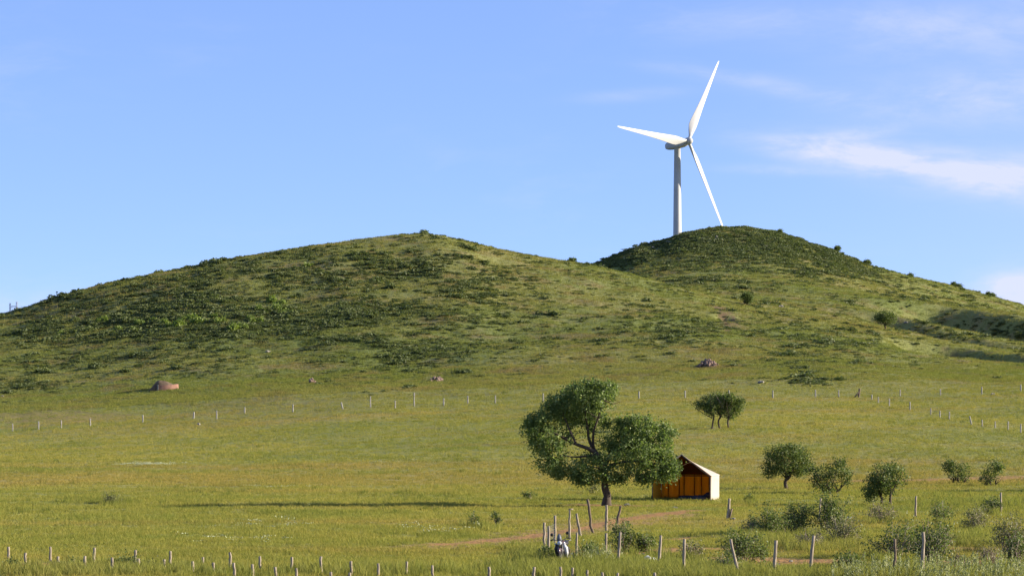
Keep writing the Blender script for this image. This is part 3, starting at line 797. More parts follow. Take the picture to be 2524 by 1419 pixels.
# bright green bushes in the hollow of the left hill
for px, row, s in ((250, 795, 1.3), (345, 800, 1.2), (370, 795, 1.3), (428, 808, 1.7), (405, 800, 1.3), (300, 815, 1.2), (462, 790, 1.3), (495, 797, 1.5), (545, 795, 1.3), (575, 812, 1.5), (600, 810, 1.1), (635, 795, 1.3), (640, 765, 1.3), (668, 745, 1.5), (685, 765, 1.6), (700, 775, 1.2), (520, 785, 1.2), (760, 658, 1.1), (150, 825, 1.0), (330, 818, 1.1), (610, 790, 1.2), (695, 750, 1.2)):
    p = hit(px, row); o = link('bright_shrub', bright_me[rng.integers(4)], None, (p.x, p.y, p.z - 0.05), (0, 0, rng.uniform(0, 6.28)))
    o.scale = (s * 1.2, s * 1.2, s * 1.45)
    tag(o, 'fresh light green bush in the hollow on the left hill', 'bush', 'bright bushes in the hollow')


# ------------------------------------------------------------------ trees
def crown_leaves(lobes, per_m3, leaf, clump_r, seed, droop=0.5, n_in=16, shell=0.55, jit=0.13):
    """lobes: (centre, radii). clumps of leaves near the lobe skins"""
    r = np.random.default_rng(seed); out = []
    for c, rad in lobes:
        c = np.array(c); rad = np.array(rad); vol = 4.19 * rad.prod(); n = max(26 if rad.max() > .36 else 6, int(vol * min(per_m3, 30 if rad.max() < .36 else 1e9)))
        p = r.normal(size=(n, 3)); p /= np.linalg.norm(p, axis=1, keepdims=True)
        cc = c + p * rad * (shell + (1 - shell) * r.random((n, 1)) ** 0.6) * (1 + jit * r.normal(size=(n, 1)) + 0.28 * (r.random((n, 1)) < 0.07))
        k = r.integers(int(n_in * 0.5), int(n_in * 1.5), n)
        idx = np.repeat(np.arange(n), k)
        off = r.normal(size=(len(idx), 3)) * clump_r * np.array([1, 1, 0.75]); off[:, 2] -= np.abs(r.normal(size=len(idx))) * clump_r * droop
        out.append(cc[idx] + off)
    return leaf_quads(np.concatenate(out), leaf, 0.6, droop, r)


def limb_tubes(mb, paths, seg=8):
    for pts, r0, r1 in paths:
        pts = np.array(pts, float); n = len(pts); t = np.linspace(0, 1, n)
        tt = np.linspace(0, 1, n * 3)
        sp = np.stack([pchip(t, pts[:, k], tt) for k in range(3)], 1)
        mb.tube(sp, r0 + (r1 - r0) * tt ** 0.8, seg)


def big_elm():
    B = hit(1494, 1246); pm = F / B.y
    t = thing('elm_tree', 'large spreading elm tree with leafy crown beside the open tent', 'tree', B)

    def L(px, row, dy=0.0): return ((px - 1494) / pm, dy, (1246 - row) / pm)
    mb = MB()
    paths = [([L(1495, 1256), L(1495, 1238), L(1497, 1222), L(1491, 1200), L(1491, 1178), L(1484, 1150)], 0.27, 0.20),
             ([L(1484, 1152), L(1474, 1122, -.2), L(1452, 1106, -.4), L(1420, 1094, -.5), L(1388, 1078, -.5), L(1350, 1058, -.3)], 0.19, 0.05),
             ([L(1484, 1150), L(1466, 1110, .2), L(1452, 1082, .4), L(1448, 1050, .3), L(1440, 1000, .1)], 0.16, 0.04),
             ([L(1462, 1104, .2), L(1462, 1070, 0), L(1474, 1030, -.3), L(1486, 985, -.3)], 0.10, 0.03),
             ([L(1486, 1155), L(1505, 1125, .3), L(1545, 1100, .5), L(1600, 1085, .3)], 0.17, 0.04),
             ([L(1488, 1160), L(1520, 1140, -.5), L(1570, 1135, -.9), L(1630, 1145, -.9)], 0.13, 0.03),
             ([L(1420, 1094, -.5), L(1400, 1050, -.2), L(1385, 1010, .1)], 0.08, 0.025),
             ([L(1470, 1120, -.2), L(1420, 1125, -.8), L(1375, 1120, -1.0)], 0.09, 0.025),
             ([L(1490, 1170), L(1470, 1150, -1.0), L(1445, 1150, -1.5)], 0.08, 0.02),
             ([L(1488, 1165), L(1500, 1130, 1.2), L(1510, 1090, 1.8)], 0.12, 0.03),
             ([L(1545, 1100, .5), L(1560, 1070, .8), L(1580, 1050, .9)], 0.07, 0.02)]
    paths.append(([L(1495, 1262), L(1495, 1246), L(1495.3, 1238), L(1496.4, 1226)], 0.42, 0.25))      # flared foot
    rr = np.random.default_rng(5)
    for a in range(26):   # twiggy middle
        s = rr.integers(1, 5); p = np.array(paths[s][0][rr.integers(2, len(paths[s][0]))]); q = p + rr.normal(size=3) * np.array([.6, .5, .4]) + np.array([0, 0, .3])
        paths.append(([p, (p + q) / 2 + rr.normal(size=3) * .08, q], 0.03, 0.008))
    limb_tubes(mb, paths)
    mb.build('trunk', MT['bark'], t, smooth=True)
    lob = []
    for px, row, rx, rz, dy in ((1440, 980, 58, 40, 0), (1398, 1000, 44, 38, .4), (1484, 978, 30, 42, -.3), (1435, 955, 42, 22, .1), (1450, 1025, 48, 26, .6),
                                (1352, 1028, 38, 36, 0), (1322, 1050, 32, 38, .2), (1345, 1070, 36, 28, -.5), (1310, 1040, 18, 24, 0),
                                (1365, 1115, 38, 36, -.6), (1342, 1138, 26, 24, -.4), (1385, 1145, 34, 26, -.9),
                                (1560, 1065, 52, 36, .5), (1610, 1072, 42, 40, .1), (1634, 1095, 26, 40, -.2), (1530, 1052, 30, 24, .7), (1585, 1040, 40, 20, .2),
                                (1570, 1112, 58, 32, -.8), (1615, 1135, 46, 30, -.7), (1648, 1148, 24, 18, -.8), (1666, 1140, 12, 8, -.8), (1600, 1160, 44, 20, -.9), (1642, 1165, 26, 16, -.9), (1560, 1150, 34, 24, -.9),
                                (1478, 1145, 52, 30, -1.0), (1435, 1158, 40, 24, -1.2), (1500, 1170, 40, 18, -.6), (1440, 1180, 18, 12, -1.1), (1520, 1110, 32, 24, 1.0), (1500, 1100, 36, 26, 1.8), (1455, 1130, 30, 20, 1.2),
                                (1560, 1090, 60, 40, 1.6), (1420, 1010, 60, 40, 1.4), (1380, 1075, 30, 26, 1.0), (1362, 1006, 30, 24, .1), (1315, 1065, 24, 30, -.3), (1330, 1095, 26, 26, -.3), (1372, 990, 24, 22, 0), (1505, 960, 14, 22, 0), (1470, 945, 26, 14, 0), (1645, 1065, 20, 26, 0), (1550, 1040, 28, 16, .3), (1475, 1035, 30, 20, .8), (1640, 1118, 26, 20, -.5), (1590, 1178, 24, 10, -.9), (1375, 1160, 20, 12, -.8), (1418, 1172, 18, 12, -1.0), (1520, 1175, 20, 10, -.6)):
        c = L(px, row, dy); lob.append((c, (rx / pm, (0.5 * rx + 0.5 * rz) / pm * 1.15, rz / pm)))
    lob = [(c_, tuple(k_ * .93 for k_ in r2_)) for c_, r2_ in lob]
    v, q = crown_leaves(lob, 14.0, 0.150, 0.17, 11, 0.6, 25, 0.60, 0.16)
    link('crown', mk_mesh('crown', v, [q], MT['elm']), t)
    # sparse inner spray so the middle is airy, not empty
    sp = [(L(1420, 1060, .3), (.9, .8, .5)), (L(1470, 1060, .2), (1.0, .8, .8)), (L(1495, 1075, .2), (.5, .5, .5))]
    v, q = crown_leaves(sp, 4, 0.12, 0.22, 12, 0.3, 6, 0.2); link('crown', mk_mesh('inner_spray', v, [q], MT['elm']), t)
    return t


big_elm()


def small_tree(px, row, w_px, h_px, label, seed, trunk=0.25, stems=1, name='small_tree', leaf=0.13, mat_='tree', dens=30, shape=None, twigs=0, bare=0.0, group=None, cat='tree', loc=None, flat=1.0):
    B = Vector(loc) if loc is not None else hit(px, row); pm = F / B.y
    W, H = w_px / pm, h_px / pm; r = np.random.default_rng(seed)
    t = thing(name, label, cat, B, 0, group)
    mb = MB(); paths = []; th = H * trunk
    for s in range(stems):
        bx = (s - (stems - 1) / 2) * 0.12 * W * (1.6 if stems > 1 else 0); by = r.normal() * 0.05 * W
        top = (bx + r.normal() * 0.06 * W, by, th + 0.15 * H)
        rad = 0.030 * H / stems ** 0.5 + 0.02
        paths.append(([(bx, by, -0.15), (bx + r.normal() * 0.02 * W, by, th * 0.5), (bx + r.normal() * 0.03 * W, by, th), top], rad * 1.2, rad * 0.75))
        for k in range(max(4, 8 // stems)):
            a = r.uniform(0, 6.28); e = np.array(top) + np.array([math.cos(a) * W * 0.34, math.sin(a) * W * 0.34, r.uniform(0.15, 0.5) * H])
            p0 = np.array([bx, by, th * r.uniform(0.7, 1.1)])
            paths.append(([p0, p0 * 0.5 + e * 0.5 + np.array([0, 0, -0.04 * H]), e], rad * 0.55, rad * 0.12))
    limb_tubes(mb, paths, 6)
    mb.build('trunk', MT['bark'], t, smooth=True)
    lob = []
    if shape is None:
        n = 9; cz = (th + H) / 2; hz = (H - th) / 2
        for k in range(n):
            a = r.uniform(0, 6.28); rr = r.uniform(0.25, 0.62); zz = r.uniform(-0.55, 0.6)
            w = math.sqrt(max(0.15, 1 - (zz * 0.9) ** 2))
            lob.append(((math.cos(a) * rr * W / 2 * w, math.sin(a) * rr * W / 2 * w, cz + zz * hz), (W * r.uniform(.15, .23), W * r.uniform(.15, .23), hz * r.uniform(.28, .42))))
        lob.append(((0, 0, cz + 0.1 * hz), (W * .33, W * .33, hz * .62)))
    else:
        for (cx, cz, rx, rz) in shape: lob.append(((cx * W, r.normal() * 0.06 * W, cz * H), (rx * W, rx * W * 0.9, rz * H)))
    for k in range(7):      # stray sprays that break the outline
        c_, rd_ = lob[r.integers(len(lob))]; a = r.normal(size=3); a[2] = abs(a[2]) * .7; a /= np.linalg.norm(a); e_ = r.uniform(.055, .10) * W
        lob.append((np.array(c_) + a * np.array(rd_) * r.uniform(.95, 1.25), (e_, e_, e_ * .8)))
    v, q = crown_leaves(lob, dens, leaf, leaf * 1.3, seed + 1, 0.3, 14, 0.55, 0.2)
    link('crown', mk_mesh('crown', v, [q], MT[mat_]), t)
    if twigs:
        mb = MB()
        for k in range(twigs):
            a = r.uniform(0, 6.28); p0 = np.array([r.normal() * 0.1 * W, r.normal() * .1 * W, H * r.uniform(.3, .7)]); e = p0 + np.array([math.cos(a) * W * .22, math.sin(a) * W * .22, H * r.uniform(.15, .45)])
            mb.tube([p0, (p0 + e) / 2 + r.normal(size=3) * .06, e], [.025, .018, .006], 4, False)
        mb.build('bare_twigs', MT['twig'], t)
    return t


small_tree(1940, 1203, 128, 114, 'rounded small tree on a single dark trunk to the right of the tent', 21, 0.26, dens=33, shape=[(-.02, .62, .34, .28), (-.28, .50, .20, .22), (.26, .55, .22, .24), (.05, .82, .26, .15), (-.2, .75, .2, .18), (.36, .48, .12, .18), (-.32, .36, .14, .10), (.2, .35, .15, .1), (.24, .78, .18, .14)])
small_tree(2048, 1216, 100, 92, 'leaning leafy young tree next to the rounded small tree', 22, 0.1, stems=3, dens=36, shape=[(-.22, .55, .26, .24), (.2, .65, .24, .26), (.05, .45, .22, .25), (.38, .45, .12, .2), (-.3, .35, .18, .15), (.3, .86, .12, .1), (-.1, .15, .2, .1)])
small_tree(2184, 1244, 108, 104, 'dark dense round topped tree with forked lower stems by the track', 23, 0.3, stems=2, dens=39, shape=[(-.05, .66, .34, .24), (.22, .72, .24, .22), (-.28, .55, .18, .14), (.0, .88, .22, .1), (.2, .5, .2, .14), (-.1, .48, .24, .12), (.05, .34, .16, .12), (-.36, .22, .10, .14), (-.25, .3, .08, .12), (-.42, .36, .06, .1)])
small_tree(2364, 1192, 72, 62, 'dense dark bush with bare pale twigs rising from its top', 24, 0.08, stems=3, dens=15, twigs=0, name='small_tree', shape=[(-.15, .55, .32, .3), (.2, .5, .28, .3), (.1, .2, .25, .2), (-.3, .65, .15, .2)], cat='bush')
small_tree(2443, 1197, 56, 66, 'thin leafy bush beside the dense dark twiggy bush', 25, 0.06, stems=3, dens=30, shape=[(.1, .6, .3, .3), (-.15, .4, .28, .25), (.2, .85, .15, .12), (-.2, .18, .2, .15)], cat='bush')
small_tree(1775, 1056, 110, 90, 'flat topped tree on three thin trunks alone in the upper meadow', 26, 0.36, stems=3, dens=36, leaf=0.17, twigs=34, shape=[(-.32, .70, .18, .17), (-.18, .52, .16, .16), (.28, .66, .2, .22), (.38, .55, .12, .15), (.1, .84, .22, .12), (.22, .42, .17, .14), (-.06, .62, .16, .14), (-.1, .85, .2, .1), (-.36, .6, .14, .1), (.08, .5, .14, .12)])
small_tree(2182, 812, 60, 50, 'lone dark round tree high on the right hand slope', 27, 0.22, dens=9, leaf=0.26, shape=[(-.1, .68, .32, .27), (.2, .62, .26, .25), (-.25, .5, .22, .2), (.1, .4, .25, .15)])
small_tree(1838, 752, 32, 32, 'small grey green bush on the grassy spur below the knoll', 28, 0.08, stems=2, dens=16, leaf=0.24, name='hill_bush', cat='bush')
for px, row, w, h, lab in ((2064, 634, 20, 26, 'thin stemmed little tree breaking the skyline of the right ridge'), (2137, 658, 22, 20, 'compact dark bush on the skyline of the right ridge'), (1921, 580, 12, 14, 'tiny bush on the skyline right of the knoll top'), (1046, 580, 14, 10, 'low dark bush on the summit of the left hill'), (1409, 652, 13, 12, 'dark round bush on the saddle between the hills'), (2351, 716, 9, 16, 'upright little bush on the lower right ridge line'), (2364, 718, 18, 14, 'broad dark bush on the lower right ridge line'), (2243, 684, 13, 11, 'little bush halfway down the right ridge line'), (2436, 737, 7, 16, 'narrow little bush near the end of the right ridge'), (2446, 740, 12, 12, 'rounded bush near the end of the right ridge')):
    # on the crest of whichever hill the column shows
    d_ = np.arange(560, 985, 1.0); xx = (px - 1262) / F * d_; sl = (zg(xx, d_) - HC) / d_; k = int(np.argmax(sl))
    small_tree(px, row, w * .62, h * .60, lab, int(px), 0.3 if w == 20 else 0.05, dens=2.2, leaf=0.30, name='skyline_bush', cat='bush', loc=(xx[k], d_[k], zg(xx[k], d_[k]) - 0.1))
# a tree beyond the right edge whose shadow lies across the meadow
small_tree(2790, 1208, 150, 150, 'broad tree casting a long shadow onto the right meadow', 33, 0.25, dens=8)


# ------------------------------------------------------------------ foreground bushes
def bush(px, row, w_px, h_px, label, seed, mat_='bush', dens=1.0, twig=18, leaf=0.10, name='wild_bush', grp=None):
    B = hit(px, row); pm = F / B.y; W, H = w_px / pm, h_px / pm; r = np.random.default_rng(seed)
    t = thing(name, label, 'bush', B, 0, grp)
    mb = MB(); tips = []
    for k in range(twig):
        a = r.uniform(0, 6.28); sp = r.uniform(0.25, 1.0)
        p0 = np.array([r.normal() * 0.07 * W, r.normal() * 0.07 * W, -0.05]); e = np.array([math.cos(a) * W / 2 * sp, math.sin(a) * W / 2 * sp * 0.8, H * r.uniform(0.45, 1.12) * math.sqrt(1.15 - sp * sp * 0.75)])
        mid = (p0 + e) / 2 + r.normal(size=3) * 0.06 * W + np.array([0, 0, 0.08 * H])
        mb.tube([p0, mid, e], [0.018, 0.012, 0.004], 4, False)
        for j in range(3):
            s = r.uniform(0.35, 0.9); q = p0 + (e - p0) * s; e2 = q + r.normal(size=3) * np.array([.14, .14, .12]) * W + np.array([0, 0, .06 * H]); e2[2] = max(e2[2], 0.05)
            mb.tube([q, e2], [0.008, 0.003], 3, False); tips.append((q, e2))
        tips.append((mid, e))
    mb.build('stems', MT['twig'], t)
    n = int(1750 * dens * max(0.4, W * H / 3)); cs = []
    for i in r.integers(0, len(tips), n):
        a, b = tips[i]; cs.append(a + (b - a) * r.uniform(0.2, 1.12) + r.normal(size=3) * r.choice([0.05, 0.05, 0.13]) * min(W, 1.8))
    cs = np.array(cs); cs[:, 2] = np.maximum(cs[:, 2], 0.04)
    v, q = leaf_quads(cs, leaf, 0.6, 0.1, r)
    link('foliage', mk_mesh('foliage', v, [q], MT[mat_]), t)
    return t


for k, (px, row, w, h, lab, m_, dn, tw_) in enumerate(BUSHES): bush(px, row, w, h, lab, 300 + k, m_, dn, tw_)


# ------------------------------------------------------------------ wind turbine
def turbine():
    d0 = 1022.0; A, TH, RR, TAU = 0.796, 0.602, 36.9, 0.12
    hub = Vector(((1697 - 1262) / F * d0, d0, z_of(348, d0)))
    n = Vector((math.sin(A) * math.cos(TAU), -math.cos(A) * math.cos(TAU), math.sin(TAU)))
    h = Vector((math.cos(A), math.sin(A), 0)); v = n.cross(h); v = v if v.z > 0 else -v
    back = Vector((n.x, n.y, 0)).normalized()
    # tower stands behind the rotor along the nacelle
    k = (1671 - 1697) / F * d0 / -back.x
    base = Vector((hub.x - back.x * k, hub.y - back.y * k, 0)); base.z = float(zg(base.x, base.y))
    t = thing('wind_turbine', 'white three bladed wind turbine standing behind the dark knoll', 'turbine', base)
    top = hub.z - 1.75 - base.z
    mb = MB(); mb.lathe([(1.62, -1.0), (1.60, 0), (1.45, top * 0.4), (1.28, top * 0.75), (1.12, top - 0.4), (1.16, top - 0.35), (1.16, top), (0.02, top)], 40)
    mb.build('tower', MT['turbine'], t, smooth=True)
    for f in (0.34, 0.67):
        mb = MB(); rr = np.interp(f, [0, .4, .75, 1], [1.6, 1.45, 1.28, 1.12]); mb.lathe([(rr, top * f - .14), (rr + .035, top * f - .12), (rr + .035, top * f + .12), (rr, top * f + .14)], 40)
        mb.build('flange', MT['turbine'], t, smooth=False)
    # nacelle: rounded box loft along -n
    L0, L1 = 1.0, 10.2; rings = []; S = 20; st = [(L0, 1.0, 1.0), (1.4, 1.25, 1.28), (2.6, 1.45, 1.5), (5.0, 1.55, 1.6), (8.0, 1.5, 1.5), (9.4, 1.35, 1.3), (L1, 1.0, 0.95)]
    up = v
    for l, a, b in st:
        for j in range(S):
            th = 2 * math.pi * j / S; cx, cz = math.cos(th), math.sin(th); e = 0.55
            X_ = a * math.copysign(abs(cx) ** e, cx); Z_ = b * math.copysign(abs(cz) ** e, cz)
            rings.append(hub - n * l + h * X_ + up * (Z_ - 0.15) - base)
    q = [[i * S + j, i * S + (j + 1) % S, (i + 1) * S + (j + 1) % S, (i + 1) * S + j] for i in range(len(st) - 1) for j in range(S)]
    rings = [tuple(p) for p in rings]; c0, c1 = len(rings), len(rings) + 1; rings += [tuple(hub - n * L0 - base), tuple(hub - n * L1 - base)]
    tri = [[c0, (j + 1) % S, j] for j in range(S)] + [[c1, (len(st) - 1) * S + j, (len(st) - 1) * S + (j + 1) % S] for j in range(S)]
    nac = link('nacelle', mk_mesh('nacelle', rings, [tri, q], MT['turbine'], True), t)
    mb = MB(); p = hub - n * 4.4 - base; mb.lathe([(1.30, top - 0.1), (1.36, top + 0.02), (1.36, top + 0.3), (1.2, top + 0.5)], 28); mb.build('yaw_ring', MT['turbine_grey'], t, smooth=True)
    # hub with rounded nose cone
    mb = MB(); mb.lathe([(0.02, 1.75), (0.45, 1.66), (0.85, 1.40), (1.12, 1.0), (1.30, 0.4), (1.34, -0.3), (1.25, -1.0), (0.9, -1.15), (0.02, -1.15)], 28)
    ho = mb.build('hub', MT['turbine'], t, smooth=True); ho.matrix_local = Matrix.Translation(hub - base) @ n.to_track_quat('Z', 'Y').to_matrix().to_4x4()
    # blades
    st = [(0.9, 1.15, 1.15, 0), (2.2, 1.2, 1.1, 8), (4.0, 2.2, 0.95, 14), (6.2, 3.15, 0.72, 13), (8.0, 3.2, 0.60, 11), (11, 2.85, 0.48, 8.5), (15, 2.35, 0.36, 6), (20, 1.85, 0.27, 4), (25, 1.45, 0.20, 2.5), (30, 1.08, 0.14, 1), (34, 0.78, 0.10, 0), (36.2, 0.5, 0.06, 0), (36.9, 0.12, 0.02, 0)]
    S = 16
    for b in range(3):
        th = TH + b * 2 * math.pi / 3; s_ = h * math.sin(th) + v * math.cos(th); tg = h * math.cos(th) - v * math.sin(th)   # tg: in-plane, clockwise
        vs = []
        for l, c, w, tw_ in st:
            a = R(tw_ + 4); cd = -tg * math.cos(a) - n * math.sin(a); nd = n * math.cos(a) - tg * math.sin(a)   # chord runs toward the trailing edge
            round_ = max(0.0, 1 - (l - 0.9) / 3.5)
            for j in range(S):
                ph = 2 * math.pi * j / S; cx = 0.5 - 0.5 * math.cos(ph)
                yt = (math.sin(ph)) * 0.5 * (round_ + (1 - round_) * (1 - cx) ** 0.55 * 1.35)
                vs.append(tuple(hub - base + s_ * l + cd * ((cx - (0.5 * round_ + 0.30 * (1 - round_))) * c) + nd * (yt * w)))
        q = [[i * S + j, i * S + (j + 1) % S, (i + 1) * S + (j + 1) % S, (i + 1) * S + j] for i in range(len(st) - 1) for j in range(S)]
        link('blade', mk_mesh('blade', vs, [q], MT['turbine'], True), t)
    return t


turbine()


# ------------------------------------------------------------------ tent
def tent():
    B = hit(1680, 1232.5); pm = F / B.y
    t = thing('canvas_tent', 'open fronted white canvas tent with orange lining under the elm', 'tent', (B.x, B.y, B.z - 0.02), R(-12.3))
    W, DP, E, A0, A1 = 3.90, 3.5, 1.62, 3.04, 2.50   # width, depth, eave, front apex, rear apex
    r = np.random.default_rng(4)

    def sheet(name, c00, c10, c11, c01, nu, nv, m, sag=0.03, thick=0.018, parent=t, seam=0):
        c00, c10, c11, c01 = map(np.array, (c00, c10, c11, c01)); nn = np.cross(c10 - c00, c01 - c00).astype(float); nn /= np.linalg.norm(nn)
        vs = []; w1, w2 = r.uniform(0, 6, 2)
        for j in range(nv + 1):
            for i in range(nu + 1):
                a, b = i / nu, j / nv; p = (c00 * (1 - a) + c10 * a) * (1 - b) + (c01 * (1 - a) + c11 * a) * b
                s = -sag * math.sin(math.pi * a) * math.sin(math.pi * b) + 0.25 * sag * math.sin(a * 13 + w1 + b * 3) * min(1, 4 * b * (1 - b) + .3) + 0.18 * sag * math.sin(a * 29 + w2 - b * 5)
                vs.append(p + nn * s)
        n = len(vs); vs += [p - nn * thick for p in vs]; g = lambda i, j: j * (nu + 1) + i; q = []
        for j in range(nv):
            for i in range(nu):
                a = [g(i, j), g(i + 1, j), g(i + 1, j + 1), g(i, j + 1)]; q.append(a); q.append([k + n for k in a[::-1]])
        for i in range(nu): q.append([g(i, 0), g(i, 0) + n, g(i + 1, 0) + n, g(i + 1, 0)]); q.append([g(i, nv), g(i + 1, nv), g(i + 1, nv) + n, g(i, nv) + n])
        for j in range(nv): q.append([g(0, j), g(0, j + 1), g(0, j + 1) + n, g(0, j) + n]); q.append([g(nu, j), g(nu, j) + n, g(nu, j + 1) + n, g(nu, j + 1)])
        return link(name, mk_mesh(name, [tuple(p) for p in vs], [q], m, True), parent)
    hw = W / 2; ov = 0.08
    # outer canvas
    sheet('roof_panel', (hw + .05, -.05, E - .03), (hw + .05, DP + .05, E - .03), (0, DP + .05, A1), (0, -.05, A0), 14, 10, MT['canvas'], 0.03)
    sheet('roof_panel', (-hw - .05, DP + .05, E - .03), (-hw - .05, -.05, E - .03), (0, -.05, A0), (0, DP + .05, A1), 14, 10, MT['canvas'], 0.03)
    sheet('side_wall', (hw - .03, -.02, 0), (hw + .02, DP, 0), (hw, DP, E), (hw, 0, E), 14, 6, MT['canvas'], 0.04)
    sheet('side_wall', (-hw + .02, DP, 0), (-hw + .02, 0, 0), (-hw, 0, E), (-hw, DP, E), 14, 6, MT['canvas'], 0.04)
    sheet('rear_wall', (hw, DP + .09, 0), (-hw, DP + .09, 0), (-hw, DP + .04, E), (hw, DP + .04, E), 14, 6, MT['canvas'], 0.03)
    mb = MB(); g_ = 0.03
    mb.add([(hw, DP + g_, E), (-hw, DP + g_, E), (0, DP + g_, A1), (hw, DP + g_ + .02, E), (-hw, DP + g_ + .02, E), (0, DP + g_ + .02, A1)], [[0, 1, 2], [5, 4, 3]]); mb.build('rear_gable', MT['canvas'], t)
    # linings
    sheet('roof_lining', (hw - .03, -.035, E - .06), (hw - .03, DP - .02, E - .06), (-.02, DP - .02, A1 - .03), (-.02, -.035, A0 - .03), 10, 8, MT['lining_dark'], 0.03)
    sheet('roof_lining', (-hw + .03, DP - .02, E - .06), (-hw + .03, -.035, E - .06), (.02, -.035, A0 - .04), (.02, DP - .02, A1 - .04), 10, 8, MT['lining_dark'], 0.03)
    mb = MB(); mb.add([(hw - .05, DP - .06, E - .05), (-hw + .05, DP - .06, E - .05), (0, DP - .06, A1 - .1), (hw - .05, DP - .04, E - .05), (-hw + .05, DP - .04, E - .05), (0, DP - .04, A1 - .1)], [[0, 2, 1], [3, 4, 5]]); mb.build('gable_lining', MT['lining_dark'], t)
    edges = np.linspace(-hw + .06, hw - .06, 8) + np.concatenate([[0], r.normal(size=6) * .05, [0]])
    for a, b in zip(edges[:-1], edges[1:]):
        sheet('lining_panel', (b - .012, DP - .08 - r.uniform(0, .03), .02), (a + .012, DP - .08 - r.uniform(0, .03), .02), (a + .012, DP - .08, E - .005), (b - .012, DP - .08, E - .005), 8, 8, MT['lining'], -0.07)
        mb = MB(); mb.box((b, DP - .075, (E - .08) / 2), (.06, .05, E - .02)); mb.build('seam_strip', MT['lining_dark'], t)
    sheet('side_lining', (-hw + .07, .04, .02), (-hw + .07, DP - .1, .02), (-hw + .05, DP - .1, E - .08), (-hw + .05, .04, E - .08), 10, 6, MT['lining'], -0.03)
    sheet('side_lining', (hw - .07, DP - .1, .02), (hw - .07, .04, .02), (hw - .05, .04, E - .08), (hw - .05, DP - .1, E - .08), 10, 6, MT['lining'], -0.03)
    # poles
    for x_ in (-hw + .03, hw - .07):
        mb = MB(); mb.tube([(x_, -.0, -.1), (x_, -.0, E - .06)], .032, 8); mb.build('pole', MT['pole'], t, smooth=True)
    mb = MB(); mb.tube([(0, .2, A0 - .14), (0, DP - .15, A1 - .15)], .03, 8); mb.build('ridge_pole', MT['pole'], t, smooth=True)
    mb = MB(); mb.tube([(-hw + .08, DP - .14, E - .1), (hw - .08, DP - .14, E - .1)], .028, 8); mb.build('cross_bar', MT['pole'], t, smooth=True)
    for s in (-1, 1):
        mb = MB(); mb.tube([(s * (hw - .06), -.03, E - .08), (s * .02, -.03, A0 - .08)], .03, 8); mb.build('rafter', MT['pole'], t, smooth=True)
    # bedding inside (things of their own)
    M = Matrix.Translation((B.x, B.y, B.z)) @ Matrix.Rotation(R(-12.3), 4, 'Z')
    for k, (x_, y_, sx, sy, sz_, lab) in enumerate(((1.05, .9, 1.15, .8, .30, 'rolled dark blue bedding on the ground by the sunny tent wall'), (.15, 1.5, 1.3, .8, .24, 'flat pile of dark bedding in the middle of the tent floor'), (1.45, 2.3, .8, .9, .42, 'heap of dark bags in the rear corner of the tent'))):
        vs = []; S, T = 16, 9
        for j in range(T):
            for i in range(S):
                th = 2 * math.pi * i / S; ph = math.pi / 2 * j / (T - 1); c = math.cos(ph) ** .5
                bmp = 1 + .10 * math.sin(3 * th + k) + .06 * math.sin(7 * th + j)
                vs.append((sx / 2 * c * math.copysign(abs(math.cos(th)) ** .6, math.cos(th)) * bmp, sy / 2 * c * math.copysign(abs(math.sin(th)) ** .6, math.sin(th)) * bmp, sz_ * math.sin(ph) ** .6 * (1 + .12 * math.sin(2 * th + k * 2))))
        q = [[j * S + i, j * S + (i + 1) % S, (j + 1) * S + (i + 1) % S, (j + 1) * S + i] for j in range(T - 1) for i in range(S)]
        p = M @ Vector((x_, y_, 0.0)); o = link('bedding_roll', mk_mesh('bedding_roll', vs, [q], MT['bedding'], True), None, (p.x, p.y, float(zg(p.x, p.y)) - .02), (0, 0, R(-12.3))); tag(o, lab, 'bedding')


tent()


